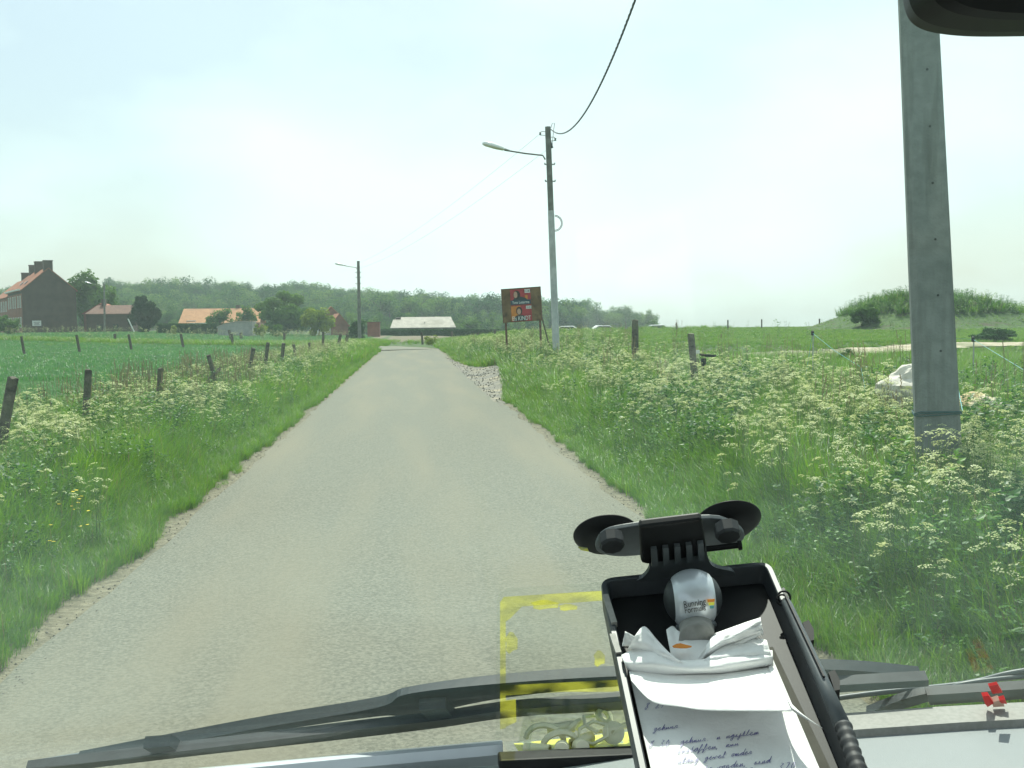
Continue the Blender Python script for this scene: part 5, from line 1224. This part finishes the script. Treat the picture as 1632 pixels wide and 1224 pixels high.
# outer rail between tray and pen
m = MB(); m.prism([hr(x, y, -.004) for x, y in [(1236, 948), (1250, 946), (1408, 1290), (1388, 1290)]], HN * .005); m.build('side_rail', M['black'], hol)
# ball clip
bc = at(1104, 954, .728) - HO; br = 48.5 / F * .728
fw = (at(1112, 955, .0) if False else -(at(1104, 954, 1) - EYE).normalized()); bxu = (HU - fw * HU.dot(fw)).normalized(); bup = fw.cross(bxu); bup = bup if bup.z > 0 else -bup
sk = (fw + bxu * .12 + bup * .1).normalized(); su = (bxu - sk * bxu.dot(sk)).normalized(); sv = sk.cross(su); sv = sv if sv.z > 0 else -sv
m = MB(); nu, nv = 40, 28; vv = []; fs = []; ms = []
for j in range(nv + 1):
    th = PI * j / nv
    for i in range(nu):
        ph = 2 * PI * i / nu; a = math.cos(th); rr = math.sin(th)         # poles along su
        g_ = .965 if .70 < abs(a) < .76 else 1.0
        if abs(a) >= .76: g_ = .985
        vv.append(bc + (su * a + sk * rr * math.cos(ph) + sv * rr * math.sin(ph)) * br * g_)
for j in range(nv):
    a = math.cos(PI * (j + .5) / nv)
    for i in range(nu): fs.append((j * nu + i, j * nu + (i + 1) % nu, (j + 1) * nu + (i + 1) % nu, (j + 1) * nu + i)); ms.append(1 if abs(a) > .70 else 0)
m.v = vv; m.f = fs; m.m = ms
ball = m.build('clip_ball', [M['silver'], M['balldark']], hol, smooth=True); ball['label'] = 'round silver clip knob with dark sides'
nk = hr(1112, 1024, .004); m = MB(); a0 = bc - sv * br * .9; m.tube([a0, a0.lerp(nk, .6), nk], [br * .6, br * .58, br * .62], 20); m.build('clip_neck', M['dash_lip'], ball, smooth=True)
m = MB(); a0 = bc - sv * br * .82; m.tube([a0, a0 - sv * br * .12, a0 - sv * br * .22], [br * .66, br * .7, br * .62], 28); m.build('clip_collar', M['greyplastic'], ball, smooth=True)
ln_ = (sk * .90 - sv * .33 + su * .05).normalized(); lu = su; lv = ln_.cross(lu); lv = lv if lv.z > 0 else -lv
lp = bc + ln_ * (br + .0004)
RM = Matrix((lu, lv, ln_)).transposed().to_4x4()
text_mesh('Running', .0062, 'inkblack', ball, Matrix.Translation(lp + lv * .0020 - lu * .0026) @ RM @ Matrix.Rotation(R(5), 4, 'Z'), 'lettering', .0001, sx=.75)
text_mesh('Formula', .0058, 'inkblack', ball, Matrix.Translation(lp - lv * .0020 - lu * .0026) @ RM @ Matrix.Rotation(R(5), 4, 'Z'), 'lettering', .0001, sx=.75)
for k, mt_ in enumerate(('orange', 'yellowcard', 'tape')):
    m = MB(); m.prism([lp + lu * (.0060 + .0006 * k) + lv * (.0040 - k * .0022) + q_ for q_ in (Vector(), lu * (.005 - .001 * k), lu * (.0046 - .001 * k) - lv * .002, -lv * .002)], ln_ * .0003 - ln_ * .0001 * k); m.build('colour_mark', M[mt_], ball)
# notepad
pad = empty('notepad', hp(1110, 1150, -.004)); tag(pad, 'white notepad with handwritten lines and curled back pages in the black holder', 'notepad')
po = Vector(pad.location)
def pr3(px, py, n_=0): return hp(px, py, n_) - po
m = MB(); m.prism([pr3(x, y, -.0075) for x, y in [(1000, 1058), (1226, 1050), (1324, 1283), (1052, 1285)]], HN * .0068); m.build('page_block', M['paper'], pad)
m = MB(); m.prism([pr3(x, y, -.0004) for x, y in [(1000, 1060), (1227, 1052), (1325, 1284), (1051, 1286)]], HN * .0002); low = m.build('written_page', M['paper'], pad)
def sheet(tops, bots, ntop, nbot, name, nv=10, wav=.001, seed=0, par=pad, mid=0, k=5, edge=0):
    T_ = spline(tops, k); B_ = spline(bots, k); n_ = min(len(T_), len(B_)); m = MB(); vv = []
    for j in range(nv + 1):
        t_ = j / nv
        for i in range(n_):
            s_ = i / (n_ - 1)
            nt_ = ntop(s_) if callable(ntop) else ntop; nb_ = nbot(s_) if callable(nbot) else nbot
            h = nt_ * (1 - t_) + nb_ * t_ + mid * math.sin(PI * t_) + wav * mnoise.noise(Vector((s_ * 5, t_ * 4, seed)))
            vv.append(pr3(T_[i][0] * (1 - t_) + B_[i][0] * t_, T_[i][1] * (1 - t_) + B_[i][1] * t_, h))
    m.add(vv, [(j * n_ + i, j * n_ + i + 1, (j + 1) * n_ + i + 1, (j + 1) * n_ + i) for j in range(nv) for i in range(n_ - 1)])
    o = m.build(name, M['paper'], par, smooth=True); so = o.modifiers.new('thick', 'SOLIDIFY'); so.thickness = .0003; return o
# torn upper page curling up towards its lower edge
sheet([(1001, 1064), (1060, 1072), (1130, 1072), (1190, 1066), (1229, 1058)], [(1006, 1084), (1040, 1118), (1085, 1126), (1135, 1132), (1262, 1133)], .001, lambda s_: .010 + .012 * s_ + .003 * math.sin(s_ * 9), 'torn_page', 12, .0012, 3)
sheet([(1229, 1058), (1238, 1075), (1250, 1103), (1262, 1128)], [(1224, 1060), (1240, 1100), (1262, 1132), (1311, 1160)], lambda s_: .002 + .02 * s_, lambda s_: .003 + .017 * s_, 'torn_corner', 4, .0004, 5)
# crumpled top pages
sheet([(990, 1044), (1030, 1030), (1080, 1052), (1150, 1046), (1231, 1036)], [(1001, 1070), (1050, 1076), (1120, 1076), (1180, 1070), (1233, 1062)], .008, .001, 'folded_page', 8, .002, 7, mid=.006)
sheet([(1012, 1013), (1027, 998), (1046, 1018), (1064, 1038)], [(1000, 1036), (1030, 1044), (1062, 1058), (1100, 1066)], lambda s_: .020 - .010 * s_, .006, 'crumpled_page', 8, .002, 11, mid=.004)
sheet([(996, 1006), (1004, 1010), (1014, 1016)], [(992, 1030), (1004, 1030), (1016, 1034)], .016, .007, 'crumpled_page', 6, .002, 12)
sheet([(1137, 1010), (1165, 1000), (1190, 991), (1212, 984)], [(1102, 1066), (1140, 1036), (1180, 1020), (1215, 1006)], lambda s_: .008 + .016 * s_, lambda s_: .004 + .014 * s_, 'crumpled_page', 10, .0035, 14, mid=.004)
sheet([(1140, 1014), (1166, 1006), (1192, 996), (1212, 988)], [(1104, 1068), (1144, 1042), (1182, 1026), (1217, 1012)], lambda s_: .004 + .013 * s_, lambda s_: .002 + .010 * s_, 'crumpled_page', 10, .003, 15, mid=.003)
sheet([(1150, 1030), (1175, 1020), (1200, 1016), (1222, 1020)], [(1104, 1066), (1150, 1062), (1195, 1058), (1232, 1054)], lambda s_: .006 + .006 * s_, .003, 'crumpled_page', 10, .002, 16, mid=.005)
sheet([(1062, 1004), (1072, 998), (1082, 1006), (1100, 1012), (1140, 1010)], [(1070, 1050), (1084, 1056), (1100, 1064), (1110, 1060), (1130, 1044)], .006, .003, 'binding_stub', 6, .001, 17)
m = MB(); m.prism([pr3(x, y, .0105) for x, y in chaikin([(1068, 1032), (1082, 1025), (1092, 1028), (1106, 1031), (1090, 1034)], 1)], HN * .0004); m.build('glue_spot', M['orange'], pad)
# handwriting: pen strokes on the page
GLY = {'a': [(.5, .5), (.15, .45), (.05, .15), (.3, 0), (.5, .45), (.55, .05), (.75, .1)], 'b': [(.1, 0), (.2, 1), (.15, .2), (.5, .45), (.55, .1), (.15, .05), (.7, .2)], 'd': [(.5, .5), (.1, .3), (.2, 0), (.5, .3), (.65, 1.05), (.55, .05), (.75, .1)],
 'e': [(.05, .2), (.4, .35), (.25, .5), (.1, .2), (.3, 0), (.65, .15)], 'f': [(.0, .1), (.35, .7), (.3, 1.05), (.15, .3), (.0, -.45), (.2, -.1), (.6, .2)], 'g': [(.5, .5), (.1, .35), (.2, .05), (.5, .45), (.35, -.4), (.05, -.35), (.7, .15)],
 'h': [(.0, .1), (.25, 1.0), (.1, 0), (.4, .5), (.5, .05), (.7, .1)], 'i': [(.0, .1), (.2, .5), (.2, .05), (.45, .1)], 'j': [(.0, .1), (.25, .5), (.1, -.45), (-.1, -.3), (.45, .15)], 'k': [(.0, .1), (.25, 1), (.1, 0), (.4, .45), (.2, .25), (.6, .05)],
 'l': [(.0, .1), (.3, .8), (.2, 1.0), (.15, .1), (.45, .1)], 'm': [(.0, 0), (.1, .45), (.15, 0), (.35, .45), (.4, 0), (.6, .45), (.65, .05), (.8, .1)], 'n': [(.0, .0), (.1, .45), (.15, 0), (.4, .45), (.45, .05), (.65, .1)],
 'o': [(.4, .5), (.1, .35), (.15, .05), (.45, .1), (.4, .45), (.7, .4)], 'p': [(.0, .1), (.15, .5), (.0, -.5), (.15, .3), (.45, .45), (.4, .05), (.15, .05), (.65, .15)], 'r': [(.0, .05), (.15, .5), (.35, .42), (.3, .05), (.55, .12)],
 's': [(.0, .1), (.3, .5), (.35, .1), (.1, 0), (.6, .12)], 't': [(.0, .1), (.25, .9), (.2, .05), (.5, .1)], 'u': [(.0, .4), (.1, .05), (.35, .4), (.4, .05), (.65, .12)], 'v': [(.0, .4), (.2, 0), (.4, .45), (.6, .35)], 'w': [(.0, .45), (.1, 0), (.3, .35), (.4, 0), (.6, .45), (.75, .35)],
 'z': [(.0, .45), (.4, .45), (.05, 0), (.6, .08)], '8': [(.45, .9), (.15, .8), (.4, .4), (.2, 0), (.05, .2), (.5, .95)], '3': [(.1, .9), (.45, .8), (.2, .5), (.45, .2), (.1, 0)], '0': [(.3, .9), (.1, .4), (.3, 0), (.5, .4), (.3, .9)], '2': [(.1, .75), (.4, .9), (.3, .4), (.05, 0), (.5, .05)], '7': [(.1, .85), (.5, .9), (.2, 0)], ',': [(.1, .05), (.0, -.2)], '.': [(.1, 0), (.14, .02)]}
def ribbon3(m, pts, wpx, nn):
    q = [pr3(x, y, nn) for x, y in pts]; vv = []
    for i, p in enumerate(q):
        d_ = (q[min(i + 1, len(q) - 1)] - q[max(i - 1, 0)]); s_ = d_.cross(HN); s_ = s_.normalized() * wpx * (.7 + .5 * abs(math.sin(i * .9))) if s_.length > 0 else HU * wpx
        vv += [p - s_, p + s_]
    m.add(vv, [(2 * i, 2 * i + 1, 2 * i + 3, 2 * i + 2) for i in range(len(q) - 1)])
def write(txt, x, y, size, slope, nn=.0004, adv=.62):
    m = MB(); cx = x
    for word in txt.split(' '):
        chain = []
        for ch in word:
            gly = GLY.get(ch)
            if not gly: cx += size * .5; continue
            y0 = y + (cx - x) * slope; pts = [(cx + (gx_ + gy_ * .35) * size * .8 + uni(-.3, .3), y0 - gy_ * size * .85 + gx_ * size * slope + uni(-.3, .3)) for gx_, gy_ in gly]
            if ch.isdigit() or ch in ',.': ribbon3(m, spline(pts, 4), .00016, nn)
            else: chain += pts
            cx += size * adv * (1.25 if ch in 'mw' else .8 if ch in 'ijlt' else 1)
        if len(chain) > 2: ribbon3(m, spline(chain, 3), .00015, nn)
        cx += size * .7
    return m.build('handwriting', M['ink'], low, fix=False)
write('8 27', 1027, 1131, 13, -.12)
write('gehuur', 1041, 1165, 11, -.12)
write('8 30', 1034, 1191, 13, -.08)
write('gehuur. n ngijtlem', 1084, 1186, 11.5, -.125)
write('zestaffen, nuu', 1079, 1201, 11.5, -.13)
write('slang gevel onder', 1080, 1217, 11.5, -.13)
write('to vorden, sind', 1122, 1229, 11.5, -.13)
write('not dit aanvraag', 1060, 1246, 14.5, -.12)
write('370', 1240, 1228, 15, -.1)
# pen with ribbed grip clipped along the right side
pn0 = hp(1252, 957, .006); pn1 = hp(1344, 1158, .006); pn2 = hp(1372, 1240, .004); pn3 = hp(1395, 1290, .003)
pen = empty('pen', pn0); tag(pen, 'long black pen with a ribbed grip along the right side of the note holder', 'pen')
rl = lambda p: p - pn0
m = MB(); m.tube([rl(pn0), rl(pn0.lerp(pn1, .04)), rl(pn0.lerp(pn1, .6)), rl(pn1)], [.0026, .0034, .0040, .0046], 16); m.build('barrel', M['greyplastic'], pen, smooth=True)
m = MB(); pts = []; rad = []
for k in range(25): pts.append(rl(pn1.lerp(pn2, k / 24))); rad.append(.0052 - (.0007 if k % 4 in (2, 3) else 0))
m.tube(pts, rad, 16); m.build('grip', M['blacksoft'], pen, smooth=True)
m = MB(); m.tube([rl(pn2), rl(pn3)], [.0048, .0022], 14); m.build('tip', M['charcoal'], pen, smooth=True)
d_ = (pn1 - pn0).normalized(); s_ = d_.cross(HN).normalized()
m = MB(); m.tube([rl(pn0) + s_ * .0002 + HN * .004, rl(pn0.lerp(pn1, .7)) + HN * .0052], .0009, 6); m.build('pen_clip', M['black'], pen)
m = MB()
for rr, cc in ((.0042, -d_ * .004), (.0036, -d_ * .001 + s_ * .002)): m.tube([rl(pn0) + cc + (s_ * math.cos(k * PI / 10) + (HN * .75 - d_ * .65) * math.sin(k * PI / 10)) * rr for k in range(21)], .0008, 6)
m.build('end_ring', M['black'], pen, smooth=True)

# ------------------------------------------------------------------ haze
hz_ = MB(); hz_.box((0, 300, 13), (1000, 660, 54)); ho = hz_.build('haze', [], None)
mt, t_, b = new_mat('haze_air'); t_.nodes.remove(b); pv = t_.nodes.new('ShaderNodeVolumePrincipled'); pv.inputs['Density'].default_value = HAZE; pv.inputs['Color'].default_value = (.80, .93, .95, 1); pv.inputs['Anisotropy'].default_value = .25
t_.links.new(pv.outputs[0], t_.nodes['Material Output'].inputs['Volume']); ho.data.materials.append(mt); tag(ho, kind='stuff', label='thin bluish summer haze filling the air', cat='haze')
